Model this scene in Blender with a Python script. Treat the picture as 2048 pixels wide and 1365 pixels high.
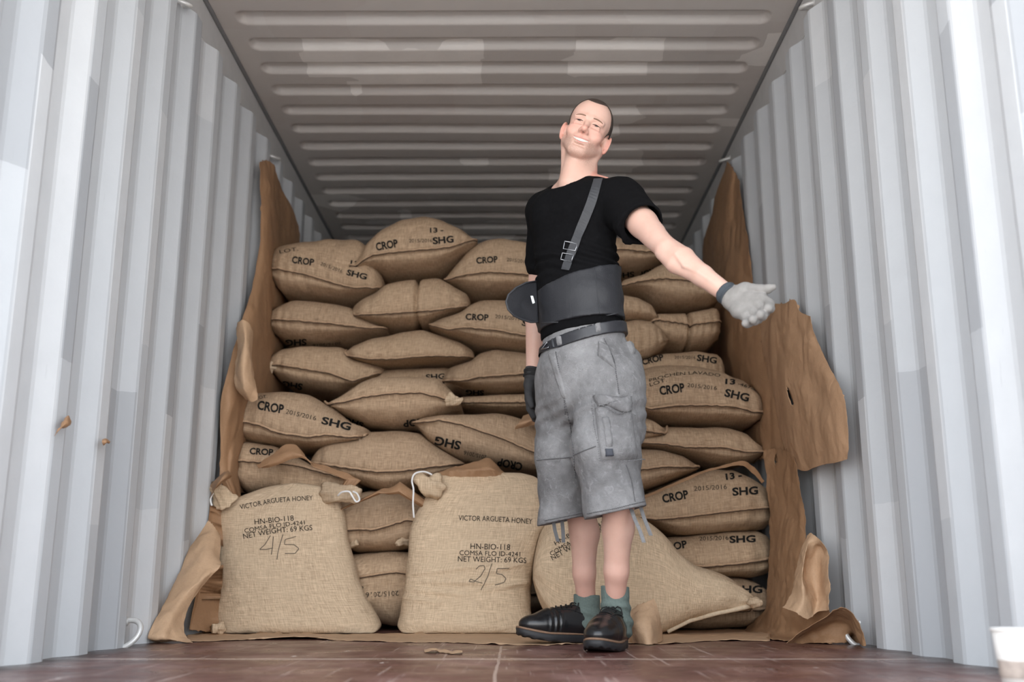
import bpy, bmesh, math, random
import numpy as np
from mathutils import Vector, Matrix, noise
from mathutils.bvhtree import BVHTree

S = bpy.context.scene
for o in list(bpy.data.objects):
    bpy.data.objects.remove(o, do_unlink=True)
COL = S.collection
random.seed(7)
rng = np.random.default_rng(7)

# ------------------------------------------------------------------ camera
W, H, F = 2048.0, 1365.0, 2050.0
CAM = np.array([0.0, 0.0, 0.20])
PITCH = math.atan(478.0 / 2050.0)
YAW = math.radians(-0.22)
cam_d = bpy.data.cameras.new('camera')
cam = bpy.data.objects.new('camera', cam_d)
COL.objects.link(cam)
cam.location = CAM
cam.rotation_euler = (math.pi / 2 + PITCH, 0, -YAW)
cam_d.sensor_width = 36.0
cam_d.lens = 36.0 * F / W
cam_d.clip_start = 0.05
cam_d.clip_end = 200
cam_d.dof.use_dof = True
cam_d.dof.focus_distance = 3.35
cam_d.dof.aperture_fstop = 2.4
S.camera = cam

# ------------------------------------------------------------------ light: overcast daylight through the open doors
world = bpy.data.worlds.new('overcast_sky')
S.world = world
world.use_nodes = True
wn = world.node_tree
bg = wn.nodes['Background']
# hazy sky: brightest towards the horizon
_tc = wn.nodes.new('ShaderNodeTexCoord')
_sx = wn.nodes.new('ShaderNodeSeparateXYZ')
_rp = wn.nodes.new('ShaderNodeValToRGB')
wn.links.new(_tc.outputs['Generated'], _sx.inputs[0])
wn.links.new(_sx.outputs['Z'], _rp.inputs['Fac'])
_rp.color_ramp.elements[0].position = 0.0
_rp.color_ramp.elements[0].color = (1.0, 1.0, 1.0, 1)
_rp.color_ramp.elements[1].position = 0.75
_rp.color_ramp.elements[1].color = (0.40, 0.46, 0.54, 1)
wn.links.new(_rp.outputs['Color'], bg.inputs['Color'])
bg.inputs['Strength'].default_value = 1.25
S.view_settings.view_transform = 'Standard'
S.view_settings.look = 'None'
S.view_settings.gamma = 1.0
S.view_settings.use_curve_mapping = False
S.view_settings.exposure = 2.17
Y0, Y1 = 1.45, 7.0                       # container mouth and end wall
XL, XR, ZC = -1.226, 1.126, 2.42        # recessed wall planes and roof
pl = bpy.data.lights.new('doorway_portal', 'AREA')
pl.shape = 'RECTANGLE'
pl.size, pl.size_y = 2.4, 2.5
pl.cycles.is_portal = True
plo = bpy.data.objects.new('doorway_portal', pl)
COL.objects.link(plo)
plo.location = (-0.05, Y0 - 0.03, 1.2)
plo.rotation_euler = (math.pi / 2, 0, 0)
sun_d = bpy.data.lights.new('yard_fill_sun', 'SUN')
sun_d.energy = 3.2
sun_d.angle = math.radians(6)
sun_d.color = (1.0, 0.93, 0.85)
sun = bpy.data.objects.new('yard_fill_sun', sun_d)          # added sun, out of view behind the container: its yard bounce brightens the ceiling
COL.objects.link(sun)
sun.rotation_euler = (math.radians(-26), 0, math.radians(12))

# ------------------------------------------------------------------ projection helpers (all give points in the place)
_cp, _sp = math.cos(PITCH), math.sin(PITCH)
_cy, _sy = math.cos(YAW), math.sin(YAW)
FW = np.array([_sy * _cp, _cy * _cp, _sp])
RT = np.array([_cy, -_sy, 0.0])
UP = np.cross(RT, FW)


def ray(px, py):
    return RT * (px - W / 2) + UP * (H / 2 - py) + FW * F


def P(px, py, Y):
    d = ray(px, py)
    return CAM + d * ((Y - CAM[1]) / d[1])


def PX(px, py, X):
    d = ray(px, py)
    return CAM + d * ((X - CAM[0]) / d[0])


def PZ(px, py, Z):
    d = ray(px, py)
    return CAM + d * ((Z - CAM[2]) / d[2])


def proj(p):
    v = np.asarray(p) - CAM
    f = v @ FW
    return np.stack([W / 2 + F * (v @ RT) / f, H / 2 - F * (v @ UP) / f], -1)


# ------------------------------------------------------------------ object helpers
def link_mesh(name, verts, faces, mat, parent=None, smooth=True, uv=None):
    me = bpy.data.meshes.new(name)
    me.from_pydata([tuple(map(float, v)) for v in verts], [], [tuple(int(i) for i in f) for f in faces])
    me.update()
    if uv is not None:
        l = me.uv_layers.new(name='UVMap')
        loops = np.zeros(len(me.loops), dtype=np.int32)
        me.loops.foreach_get('vertex_index', loops)
        l.data.foreach_set('uv', np.asarray(uv, dtype=np.float32)[loops].ravel())
    return link_data(name, me, mat, parent, smooth)


def link_data(name, me, mat, parent=None, smooth=True):
    o = bpy.data.objects.new(name, me)
    COL.objects.link(o)
    if mat is not None:
        me.materials.append(mat)
    if smooth:
        me.polygons.foreach_set('use_smooth', [True] * len(me.polygons))
    if parent is not None:
        o.parent = parent
    return o


def tag(o, label, cat, group=None, kind=None):
    o['label'] = label
    o['category'] = cat
    if group:
        o['group'] = group
    if kind:
        o['kind'] = kind
    return o


def struct(o, label=None):
    o['kind'] = 'structure'
    if label:
        o['label'] = label
    return o


def box(x0, x1, y0, y1, z0, z1):
    v = [(x, y, z) for x in (x0, x1) for y in (y0, y1) for z in (z0, z1)]
    f = [(0, 1, 3, 2), (4, 6, 7, 5), (0, 4, 5, 1), (2, 3, 7, 6), (0, 2, 6, 4), (1, 5, 7, 3)]
    return v, f


class MB:
    def __init__(s):
        s.v, s.f = [], []

    def add(s, v, f):
        n = len(s.v)
        s.v += [tuple(map(float, p)) for p in v]
        s.f += [tuple(i + n for i in q) for q in f]
        return s

    def tube(s, pts, r, n=10, closed=False, cap=True):
        pts = [Vector(tuple(map(float, p))) for p in pts]
        rs = r if hasattr(r, '__len__') else [r] * len(pts)
        N = len(pts)
        rings = []
        up = None
        for i, p in enumerate(pts):
            if closed:
                t = pts[(i + 1) % N] - pts[i - 1]
            else:
                t = pts[min(i + 1, N - 1)] - pts[max(i - 1, 0)]
            if t.length < 1e-9:
                t = Vector((0, 0, 1))
            t.normalize()
            if up is None:
                up = Vector((0, 0, 1)) if abs(t.z) < 0.9 else Vector((1, 0, 0))
            a = t.cross(up)
            if a.length < 1e-6:
                a = t.cross(Vector((0.3, 1, 0.2)))
            a.normalize()
            b = a.cross(t).normalized()
            up = b
            rings.append([p + (a * math.cos(2 * math.pi * k / n) + b * math.sin(2 * math.pi * k / n)) * rs[i] for k in range(n)])
        v = [q for rg in rings for q in rg]
        f = []
        for i in range(N if closed else N - 1):
            j = (i + 1) % N
            for k in range(n):
                f.append((i * n + k, i * n + (k + 1) % n, j * n + (k + 1) % n, j * n + k))
        if cap and not closed:
            f.append(tuple(range(n))[::-1])
            f.append(tuple((N - 1) * n + k for k in range(n)))
        return s.add(v, f)

    def build(s, name, mat, parent=None, smooth=True):
        return link_mesh(name, s.v, s.f, mat, parent, smooth)


def mod_solid(o, t, off=1):
    m = o.modifiers.new('solid', 'SOLIDIFY')
    m.thickness = t
    m.offset = off
    return o


def bvh_of(o):
    me = o.data
    mw = o.matrix_world
    return BVHTree.FromPolygons([mw @ v.co for v in me.vertices], [tuple(p.vertices) for p in me.polygons])


def on(bvh, px, py, off=0.002):
    """point on a surface met from the photographer's side at that place, lifted a little along the surface normal"""
    d = Vector(ray(px, py)).normalized()
    loc, nrm, i, dist = bvh.ray_cast(Vector(CAM), d)
    if loc is None:
        return None
    if nrm.dot(d) > 0:
        nrm = -nrm
    return loc + nrm * off


def resample(poly, xs):
    a = np.array(poly, float)
    return np.interp(xs, a[:, 0], a[:, 1])


def smooth1(a, n=2):
    a = np.array(a, float)
    for _ in range(n):
        b = a.copy()
        b[1:-1] = (a[:-2] + 2 * a[1:-1] + a[2:]) / 4
        a = b
    return a


def nz(x, y, z, s=1.0):
    return noise.noise(Vector((x * s, y * s, z * s)))


# ------------------------------------------------------------------ material helpers
class NT:
    def __init__(s, name):
        s.m = bpy.data.materials.new(name)
        s.m.use_nodes = True
        s.t = s.m.node_tree
        s.b = s.t.nodes['Principled BSDF']

    def n(s, typ, ins=None, **kw):
        x = s.t.nodes.new(typ)
        for k, v in kw.items():
            setattr(x, k, v)
        for k, v in (ins or {}).items():
            s.set(x.inputs[k], v)
        return x

    def set(s, sock, v):
        if isinstance(v, bpy.types.NodeSocket):
            s.t.links.new(v, sock)
        elif isinstance(v, (tuple, list)) and len(v) == 3 and sock.type == 'RGBA':
            sock.default_value = (*v, 1)
        else:
            sock.default_value = v

    def coord(s, kind='Object', scale=(1, 1, 1), rot=(0, 0, 0)):
        tc = s.n('ShaderNodeTexCoord')
        mp = s.n('ShaderNodeMapping', {'Vector': tc.outputs[kind], 'Scale': scale, 'Rotation': rot})
        return mp.outputs[0]

    def noise(s, vec, scale=5, detail=3, rough=0.5, dist=0.0):
        return s.n('ShaderNodeTexNoise', {'Vector': vec, 'Scale': scale, 'Detail': detail, 'Roughness': rough, 'Distortion': dist}).outputs['Fac']

    def ramp(s, fac, stops, interp='LINEAR'):
        r = s.n('ShaderNodeValToRGB', {'Fac': fac})
        r.color_ramp.interpolation = interp
        e = r.color_ramp.elements
        while len(e) < len(stops):
            e.new(0.5)
        for q, (p, c) in zip(e, stops):
            q.position = p
            q.color = (*c, 1) if hasattr(c, '__len__') else (c, c, c, 1)
        return r.outputs['Color']

    def mix(s, fac, a, b, mode='MIX'):
        x = s.n('ShaderNodeMix', data_type='RGBA', blend_type=mode)
        s.set(x.inputs[0], fac)
        s.set(x.inputs[6], a)
        s.set(x.inputs[7], b)
        return x.outputs[2]

    def math(s, op, a, b=0.5):
        x = s.n('ShaderNodeMath', operation=op)
        s.set(x.inputs[0], a)
        s.set(x.inputs[1], b)
        return x.outputs[0]

    def bump(s, h, strength=0.3, dist=0.01):
        s.set(s.b.inputs['Normal'], s.n('ShaderNodeBump', {'Height': h, 'Strength': strength, 'Distance': dist}).outputs[0])

    def out(s, col=None, rough=None, metal=None, spec=None):
        if col is not None:
            s.set(s.b.inputs['Base Color'], col)
        if rough is not None:
            s.set(s.b.inputs['Roughness'], rough)
        if metal is not None:
            s.set(s.b.inputs['Metallic'], metal)
        if spec is not None:
            s.set(s.b.inputs['Specular IOR Level'], spec)
        return s.m


def plain(name, col, rough=0.6, metal=0.0, var=0.15, scale=40, bump=0.0, spec=0.5):
    t = NT(name)
    v = t.coord('Object')
    f = t.noise(v, scale, 4)
    c = t.mix(f, tuple(x * (1 - var) for x in col), tuple(min(1, x * (1 + var)) for x in col))
    if bump:
        t.bump(f, bump, 0.003)
    return t.out(c, rough, metal, spec)


def mat_paint(name, base, patch_a, patch_b, scale, ribs=None):
    """old container paint, touched up in squarish brush patches"""
    t = NT(name)
    v = t.coord('Object')
    wob = t.n('ShaderNodeTexNoise', {'Vector': v, 'Scale': 6.0, 'Detail': 3.0})
    off = t.n('ShaderNodeVectorMath', {0: wob.outputs['Color'], 1: (0.5, 0.5, 0.5)}, operation='SUBTRACT').outputs[0]
    off = t.n('ShaderNodeVectorMath', {0: off, 1: (0.05, 0.05, 0.05)}, operation='MULTIPLY').outputs[0]
    vv = t.n('ShaderNodeVectorMath', {0: v, 1: off}, operation='ADD').outputs[0]
    if ribs is None:
        mp = t.n('ShaderNodeMapping', {'Vector': vv, 'Scale': scale}).outputs[0]
        vo = t.n('ShaderNodeTexVoronoi', {'Vector': mp, 'Scale': 1.0, 'Randomness': 0.85}, distance='CHEBYCHEV')
        cell = t.n('ShaderNodeSeparateColor', {'Color': vo.outputs['Color']}).outputs[0]
    else:
        # touched up face by face: every rib face carries its own squared-off strokes
        xyz = t.n('ShaderNodeSeparateXYZ', {'Vector': v})
        wz = t.n('ShaderNodeSeparateXYZ', {'Vector': vv})
        yid = t.math('FLOOR', t.math('DIVIDE', t.math('SUBTRACT', xyz.outputs[1], ribs), 0.139), 0)
        r1 = t.n('ShaderNodeTexWhiteNoise', {'W': yid}, noise_dimensions='1D').outputs['Value']
        zc = t.math('FLOOR', t.math('ADD', t.math('MULTIPLY', wz.outputs[2], 1.25), t.math('MULTIPLY', r1, 7.0)), 0)
        both = t.n('ShaderNodeCombineXYZ', {'X': yid, 'Y': zc})
        cell = t.n('ShaderNodeTexWhiteNoise', {'Vector': both.outputs[0]}, noise_dimensions='3D').outputs['Value']
    fa = t.ramp(cell, [(0.0, 1.0), (0.16, 0.0), (0.80, 0.0)], 'CONSTANT')
    fb = t.ramp(cell, [(0.0, 0.0), (0.74, 1.0)], 'CONSTANT')
    c = t.mix(fa, base, patch_a)
    c = t.mix(fb, c, patch_b)
    mott = t.noise(v, 9.0, 6, 0.6)
    c = t.mix(t.ramp(mott, [(0.3, 0.0), (0.75, 0.22)]), c, tuple(x * 0.82 for x in base))
    scr = t.noise(t.coord('Object', (40, 40, 3)), 3.0, 5, 0.7)
    c = t.mix(t.ramp(scr, [(0.66, 0.0), (0.74, 0.35)]), c, tuple(x * 0.62 for x in base))
    rust = t.noise(v, 3.1, 8, 0.75)
    c = t.mix(t.ramp(rust, [(0.74, 0.0), (0.79, 0.8)]), c, (0.20, 0.10, 0.06))
    t.bump(t.noise(v, 14, 4), 0.15, 0.01)
    return t.out(c, 0.55, 0, 0.25)


def mat_burlap(name, light, dark, cell=1.0):
    t = NT(name)
    u1 = t.noise(t.coord('UV', (22, 290, 1)), 1.0, 4, 0.65)
    u2 = t.noise(t.coord('UV', (290, 22, 1)), 1.0, 4, 0.65)
    weave = t.math('ADD', t.math('MULTIPLY', u1, 0.5), t.math('MULTIPLY', u2, 0.5))
    c = t.mix(t.ramp(weave, [(0.38, 0.0), (0.60, 1.0)]), dark, light)
    big = t.noise(t.coord('UV', (5, 5, 1)), 1.0, 4, 0.55)
    c = t.mix(t.ramp(big, [(0.35, 0.0), (0.7, 0.5)]), c, tuple(x * 0.80 for x in light))
    st = t.noise(t.coord('UV', (4, 60, 1)), 1.0, 4, 0.6)
    c = t.mix(t.ramp(st, [(0.56, 0.0), (0.72, 0.35)]), c, (light[0] * 1.18, light[1] * 1.2, light[2] * 1.22))
    oi = t.n('ShaderNodeObjectInfo').outputs['Random']
    c = t.mix(1.0, c, t.ramp(oi, [(0.0, (0.90, 0.88, 0.86)), (1.0, (1.06, 1.05, 1.02))]), 'MULTIPLY')
    wr = t.noise(t.coord('UV', (14, 9, 1)), 1.0, 4, 0.55)
    h = t.math('ADD', t.math('MULTIPLY', weave, 0.30), t.math('MULTIPLY', wr, 1.3))
    t.bump(h, 0.75, 0.012)
    return t.out(c, 0.93, 0, 0.15)


def mat_kraft(name, col):
    t = NT(name)
    v = t.coord('Object')
    f = t.noise(v, 5, 5, 0.6)
    c = t.mix(f, tuple(x * 0.82 for x in col), tuple(x * 1.12 for x in col))
    sp = t.noise(v, 160, 2)
    c = t.mix(t.ramp(sp, [(0.45, 0.0), (0.7, 0.25)]), c, tuple(x * 0.7 for x in col))
    cr = t.noise(v, 7, 6, 0.6, 1.5)
    fo = t.n('ShaderNodeTexVoronoi', {'Vector': t.n('ShaderNodeMapping', {'Vector': v, 'Rotation': (0.5, 0.2, 0.3), 'Scale': (9, 9, 4)}).outputs[0], 'Scale': 1.0}, feature='DISTANCE_TO_EDGE').outputs[0]
    t.bump(t.math('ADD', cr, t.math('MULTIPLY', t.math('MINIMUM', fo, 0.25), 1.2)), 0.3, 0.02)
    return t.out(c, 0.62, 0, 0.3)


M = {}
M['wall'] = mat_paint('painted_steel_wall', (0.52, 0.545, 0.57), (0.40, 0.42, 0.445), (0.59, 0.61, 0.63), (0.6, 5.5, 1.35), 2.475)
M['wall_r'] = mat_paint('painted_steel_right_wall', (0.52, 0.545, 0.57), (0.42, 0.44, 0.465), (0.59, 0.61, 0.63), (0.6, 5.5, 1.35), 2.187)
M['roof'] = mat_paint('painted_steel_roof', (0.54, 0.51, 0.485), (0.72, 0.69, 0.66), (0.52, 0.485, 0.46), (2.6, 3.2, 0.5))
M['rail'] = plain('painted_steel_rail', (0.52, 0.52, 0.52), 0.5, 0, 0.1, 20)
M['caulk'] = plain('dark_caulk', (0.16, 0.16, 0.165), 0.8)
M['burlap'] = mat_burlap('burlap', (0.58, 0.425, 0.29), (0.28, 0.19, 0.122))
M['burlap_pale'] = mat_burlap('pale_burlap', (0.74, 0.585, 0.42), (0.40, 0.295, 0.20))
M['seam'] = plain('seam_fold', (0.46, 0.31, 0.195), 0.95, 0, 0.35, 120, 0.3)
M['thread'] = plain('dark_thread', (0.055, 0.032, 0.02), 0.95)
M['seam_pale'] = plain('pale_seam_fold', (0.62, 0.50, 0.36), 0.95, 0, 0.25, 120, 0.3)
M['ink'] = plain('black_print', (0.018, 0.017, 0.016), 0.9, 0, 0.4, 90, 0, 0.1)
M['ink_faint'] = plain('faded_print', (0.052, 0.042, 0.033), 0.9, 0, 0.5, 150, 0, 0.1)
M['pencil'] = plain('marker_line', (0.15, 0.12, 0.09), 0.9)
M['kraft'] = mat_kraft('kraft_paper', (0.37, 0.215, 0.118))
M['kraft_mid'] = mat_kraft('tan_kraft_paper', (0.46, 0.285, 0.17))
M['kraft_light'] = mat_kraft('light_kraft_paper', (0.55, 0.365, 0.228))
M['string'] = plain('white_string', (0.80, 0.80, 0.80), 0.7)
M['ring'] = plain('galvanised_ring', (0.62, 0.62, 0.61), 0.4, 0.3)
# ------------------------------------------------------------------ the container
def corrugated(name, xin, xout, first, mat):
    """side wall: flats of 70 mm joined by 68 mm slopes, 36 mm deep, pitch 278 mm"""
    ys = []
    k = -20
    while first + 0.278 * k < Y1 + 0.3:
        b = first + 0.278 * k
        ys += [(b, xout), (b + 0.068, xin), (b + 0.138, xin), (b + 0.206, xout)]
        k += 1
    ys = [q for q in ys if q[0] >= Y0]
    ys = [(Y0, ys[0][1])] + [q for q in ys if q[0] <= Y1] + [(Y1, xout)]
    # small bevels on the fold lines
    pts = []
    for i, (y, x) in enumerate(ys):
        if 0 < i < len(ys) - 1:
            y0, x0 = ys[i - 1]
            y1, x1 = ys[i + 1]
            for s, (ya, xa) in ((0.1, (y0, x0)), (0.0, None) if False else (0.1, (y1, x1))):
                pts.append((y + (ya - y) * s, x + (xa - x) * s))
        else:
            pts.append((y, x))
    zt = 2.262
    zs = [0.0, 0.6, 1.2, 1.8, zt]
    v, f = [], []
    n = len(pts)
    for z in zs:
        for (y, x) in pts:
            v.append((x + 0.003 * nz(y, z, 1.7, 2.2), y, z))
    for j in range(len(zs) - 1):
        for i in range(n - 1):
            f.append((j * n + i, j * n + i + 1, (j + 1) * n + i + 1, (j + 1) * n + i))
    # shelf that closes the top of each corrugation
    base = len(v)
    for (y, x) in pts:
        v.append((xout, y, zt + 0.004))
    top = (len(zs) - 1) * n
    for i in range(n - 1):
        f.append((top + i, top + i + 1, base + i + 1, base + i))
    o = link_mesh(name, v, f, mat, smooth=False)
    mod_solid(o, 0.003, 0)
    return struct(o)


wall_left = corrugated('wall_left', -1.19, XL, 2.53 + 0.015, M['wall'])
wall_right = corrugated('wall_right', 1.09, XR, 2.247 + 0.01, M['wall_r'])

# top rails and the dark weld/caulk line where roof meets rail
v, f = box(XL - 0.06, XL + 0.004, Y0, Y1, 2.262, ZC + 0.02)
struct(link_mesh('trim_1', v, f, M['rail'], smooth=False), 'painted top rail along the left wall')
v, f = box(XR - 0.004, XR + 0.06, Y0, Y1, 2.262, ZC + 0.02)
struct(link_mesh('trim_2', v, f, M['rail'], smooth=False), 'painted top rail along the right wall')
for i, x in ((3, XL + 0.008), (4, XR - 0.008)):
    mb = MB().tube([(x, Y0 + (Y1 - Y0) * k / 40, ZC - 0.004 + 0.002 * nz(k, i, 0, 0.7)) for k in range(41)], 0.011, 8)
    struct(mb.build('trim_%d' % i, M['caulk']), 'dark caulked seam between roof and rail')


def roof():
    xs = np.concatenate([[XL - 0.02], np.linspace(XL + 0.01, XL + 0.16, 22), np.linspace(XL + 0.2, XR - 0.2, 30), np.linspace(XR - 0.16, XR - 0.01, 22), [XR + 0.02]])
    ys = np.arange(Y0, Y1 + 0.01, 0.0075)
    first = 3.785
    v = []
    for y in ys:
        ph = ((y - first) % 0.2095)          # far slope of each pressed slot sits at ph ~ 0
        k = math.floor((y - first) / 0.2095)
        c = ph - 0.2095 if ph > 0.1 else ph   # -0.11 .. 0.10
        # slot spans c in [-0.095, 0.008]
        yy = c + 0.0435
        for x in xs:
            xe = max(0.0, (XL + 0.135) - x, x - (XR - 0.135))   # run-out at the rounded ends
            hw = 0.052
            d = math.hypot(xe, max(0.0, abs(yy) - 0.012)) if xe > 0 else max(0.0, abs(yy) - 0.012)
            s = min(1.0, max(0.0, (hw - 0.012 - d) / 0.022))
            s = s * s * (3 - 2 * s)
            sag = 0.006 * nz(x, y, 0.3, 1.3)
            v.append((x, y, ZC + 0.027 * s + sag))
    nx = len(xs)
    f = [(j * nx + i, (j + 1) * nx + i, (j + 1) * nx + i + 1, j * nx + i + 1) for j in range(len(ys) - 1) for i in range(nx - 1)]
    o = link_mesh('ceiling', v, f, M['roof'])
    mod_solid(o, 0.003, 1)
    return struct(o)


roof()

# end wall
v, f = [], []
xs = np.arange(XL - 0.01, XR + 0.03, 0.0695)
for k, x in enumerate(xs):
    yy = Y1 - (0.036 if k % 4 in (1, 2) else 0)
    v += [(x, yy, 0), (x, yy, ZC)]
for k in range(len(xs) - 1):
    f.append((2 * k, 2 * k + 2, 2 * k + 3, 2 * k + 1))
o = link_mesh('wall_back', v, f, M['wall'], smooth=False)
mod_solid(o, 0.003, 0)
struct(o)


def mat_floor():
    t = NT('worn_varnished_plywood')
    v = t.coord('Object')
    g = t.noise(t.coord('Object', (2.2, 9, 1)), 3.0, 6, 0.65, 0.6)
    c = t.mix(t.ramp(g, [(0.3, 0.0), (0.7, 1.0)]), (0.070, 0.027, 0.023), (0.205, 0.088, 0.072))
    rip = t.n('ShaderNodeTexWave', {'Vector': t.coord('Object', (1, 1, 1)), 'Scale': 9.0, 'Distortion': 7.0, 'Detail': 3.0, 'Detail Scale': 1.5}, bands_direction='Y').outputs['Fac']
    c = t.mix(t.ramp(rip, [(0.6, 0.0), (1.0, 0.4)]), c, (0.05, 0.02, 0.016))
    bl = t.noise(t.coord('Object', (3, 1.6, 1)), 1.6, 5, 0.62)
    c = t.mix(t.ramp(bl, [(0.48, 0.0), (0.72, 0.65)]), c, (0.36, 0.21, 0.185))
    # scratches and chalky spots
    for rot, th in ((0.45, 0.63), (-0.7, 0.64), (0.05, 0.65)):
        s = t.noise(t.coord('Object', (46, 1.3, 1), (0, 0, rot)), 1.0, 4, 0.6)
        c = t.mix(t.ramp(s, [(th, 0.0), (th + 0.04, 0.6)]), c, (0.50, 0.38, 0.34))
    sp = t.noise(t.coord('Object', (11, 5, 1)), 1.0, 5, 0.62)
    c = t.mix(t.ramp(sp, [(0.665, 0.0), (0.70, 0.85)]), c, (0.66, 0.57, 0.53))
    # panel joints; glare on the cross joint is painted in as a wide pale band
    sep = t.n('ShaderNodeSeparateXYZ', {'Vector': v})
    wob = t.math('MULTIPLY', t.math('SUBTRACT', t.noise(v, 9, 4), 0.5), 0.05)
    jy = t.math('ABSOLUTE', t.math('ADD', t.math('SUBTRACT', sep.outputs[1], 2.77), wob), 0)
    jx = t.math('ABSOLUTE', t.math('ADD', t.math('SUBTRACT', sep.outputs[0], -0.045), t.math('MULTIPLY', wob, 0.2)), 0)
    fy = t.math('LESS_THAN', jy, 0.022)
    fx = t.math('MULTIPLY', t.math('LESS_THAN', jx, 0.0035), t.math('LESS_THAN', sep.outputs[1], 3.3))
    c = t.mix(t.math('MULTIPLY', t.math('MAXIMUM', fy, fx), 0.7), c, (0.55, 0.42, 0.36))
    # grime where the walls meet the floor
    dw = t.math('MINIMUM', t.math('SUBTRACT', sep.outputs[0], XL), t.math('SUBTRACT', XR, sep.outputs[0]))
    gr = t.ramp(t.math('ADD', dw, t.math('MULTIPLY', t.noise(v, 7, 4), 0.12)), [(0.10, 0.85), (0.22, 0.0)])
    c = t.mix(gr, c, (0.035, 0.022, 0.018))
    r = t.ramp(t.noise(v, 6, 5, 0.6), [(0.3, 0.22), (0.7, 0.46)])
    t.bump(t.math('ADD', g, rip), 0.15, 0.004)
    return t.out(c, r, 0, 0.5)


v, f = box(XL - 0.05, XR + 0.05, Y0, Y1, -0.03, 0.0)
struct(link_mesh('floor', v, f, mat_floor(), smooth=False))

# the yard in front of the open doors
yard = plain('grey_concrete_yard', (0.55, 0.53, 0.51), 0.9, 0, 0.12, 3)
v, f = box(-40, 40, -60, Y0 + 12, -0.35, -0.25)
o = link_mesh('ground', v, f, yard, smooth=False)
struct(o, 'concrete yard in front of the container')


def lashing_ring(p, nrm, r, label, tilt=0.0):
    """bar bent to a D, both feet welded to the steel behind it"""
    p = Vector(tuple(map(float, p)))
    n = Vector(nrm).normalized()
    along = Vector((0, math.cos(tilt), math.sin(tilt)))
    pts = [p + along * (r * math.cos(a)) + n * (r * 1.15 * math.sin(a)) for a in np.linspace(0, math.pi, 15)]
    o = MB().tube([pts[0] - n * 0.02] + pts + [pts[-1] - n * 0.02], 0.0085, 10).build('lashing_ring', M['ring'])
    tag(o, label, 'lashing ring')
    for q in (pts[0], pts[-1]):
        MB().tube([q - n * 0.022, q - n * 0.002, q + n * 0.004], [0.016, 0.016, 0.010], 10).build('weld', M['ring'], o)
    return o


lashing_ring(PX(360, 6, XL + 0.004), (1, 0, -0.3), 0.035, 'steel lashing ring on the left top rail nearest the doors', 0.3)
lashing_ring(PX(541, 313, XL + 0.004), (1, 0, -0.3), 0.040, 'steel lashing ring above the hanging brown paper on the left wall', 0.3)
lashing_ring(PX(1622, 10, XR - 0.004), (-1, 0, -0.3), 0.035, 'steel lashing ring on the right top rail nearest the doors', 0.3)
lashing_ring(PX(1457, 318, XR - 0.004), (-1, 0, -0.3), 0.040, 'steel lashing ring above the hanging brown paper on the right wall', 0.3)
lashing_ring(PX(247, 1270, -1.20), (1, 0, 0.25), 0.045, 'white painted lashing ring at the foot of the left wall', 1.1)
lashing_ring(PX(1722, 1272, 1.10), (-1, 0, 0.25), 0.045, 'white painted lashing ring at the foot of the right wall', 1.1)
# ------------------------------------------------------------------ sacks
def pad_inside(t, b, s):
    return min(max(s, min(t, b) + 0.16 * abs(b - t)), max(t, b) - 0.16 * abs(b - t))


def close_uv(o, N, K, total, axis, corners):
    """the weave runs on across the line where the cloth closes on itself"""
    d = o.data.uv_layers[0].data
    for i in range(N - 1):
        b = (i * K + K - 1) * 4
        for c in corners:
            q = list(d[b + c].uv)
            q[axis] += total
            d[b + c].uv = q


SACKS = {}
BODY = {}


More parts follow.
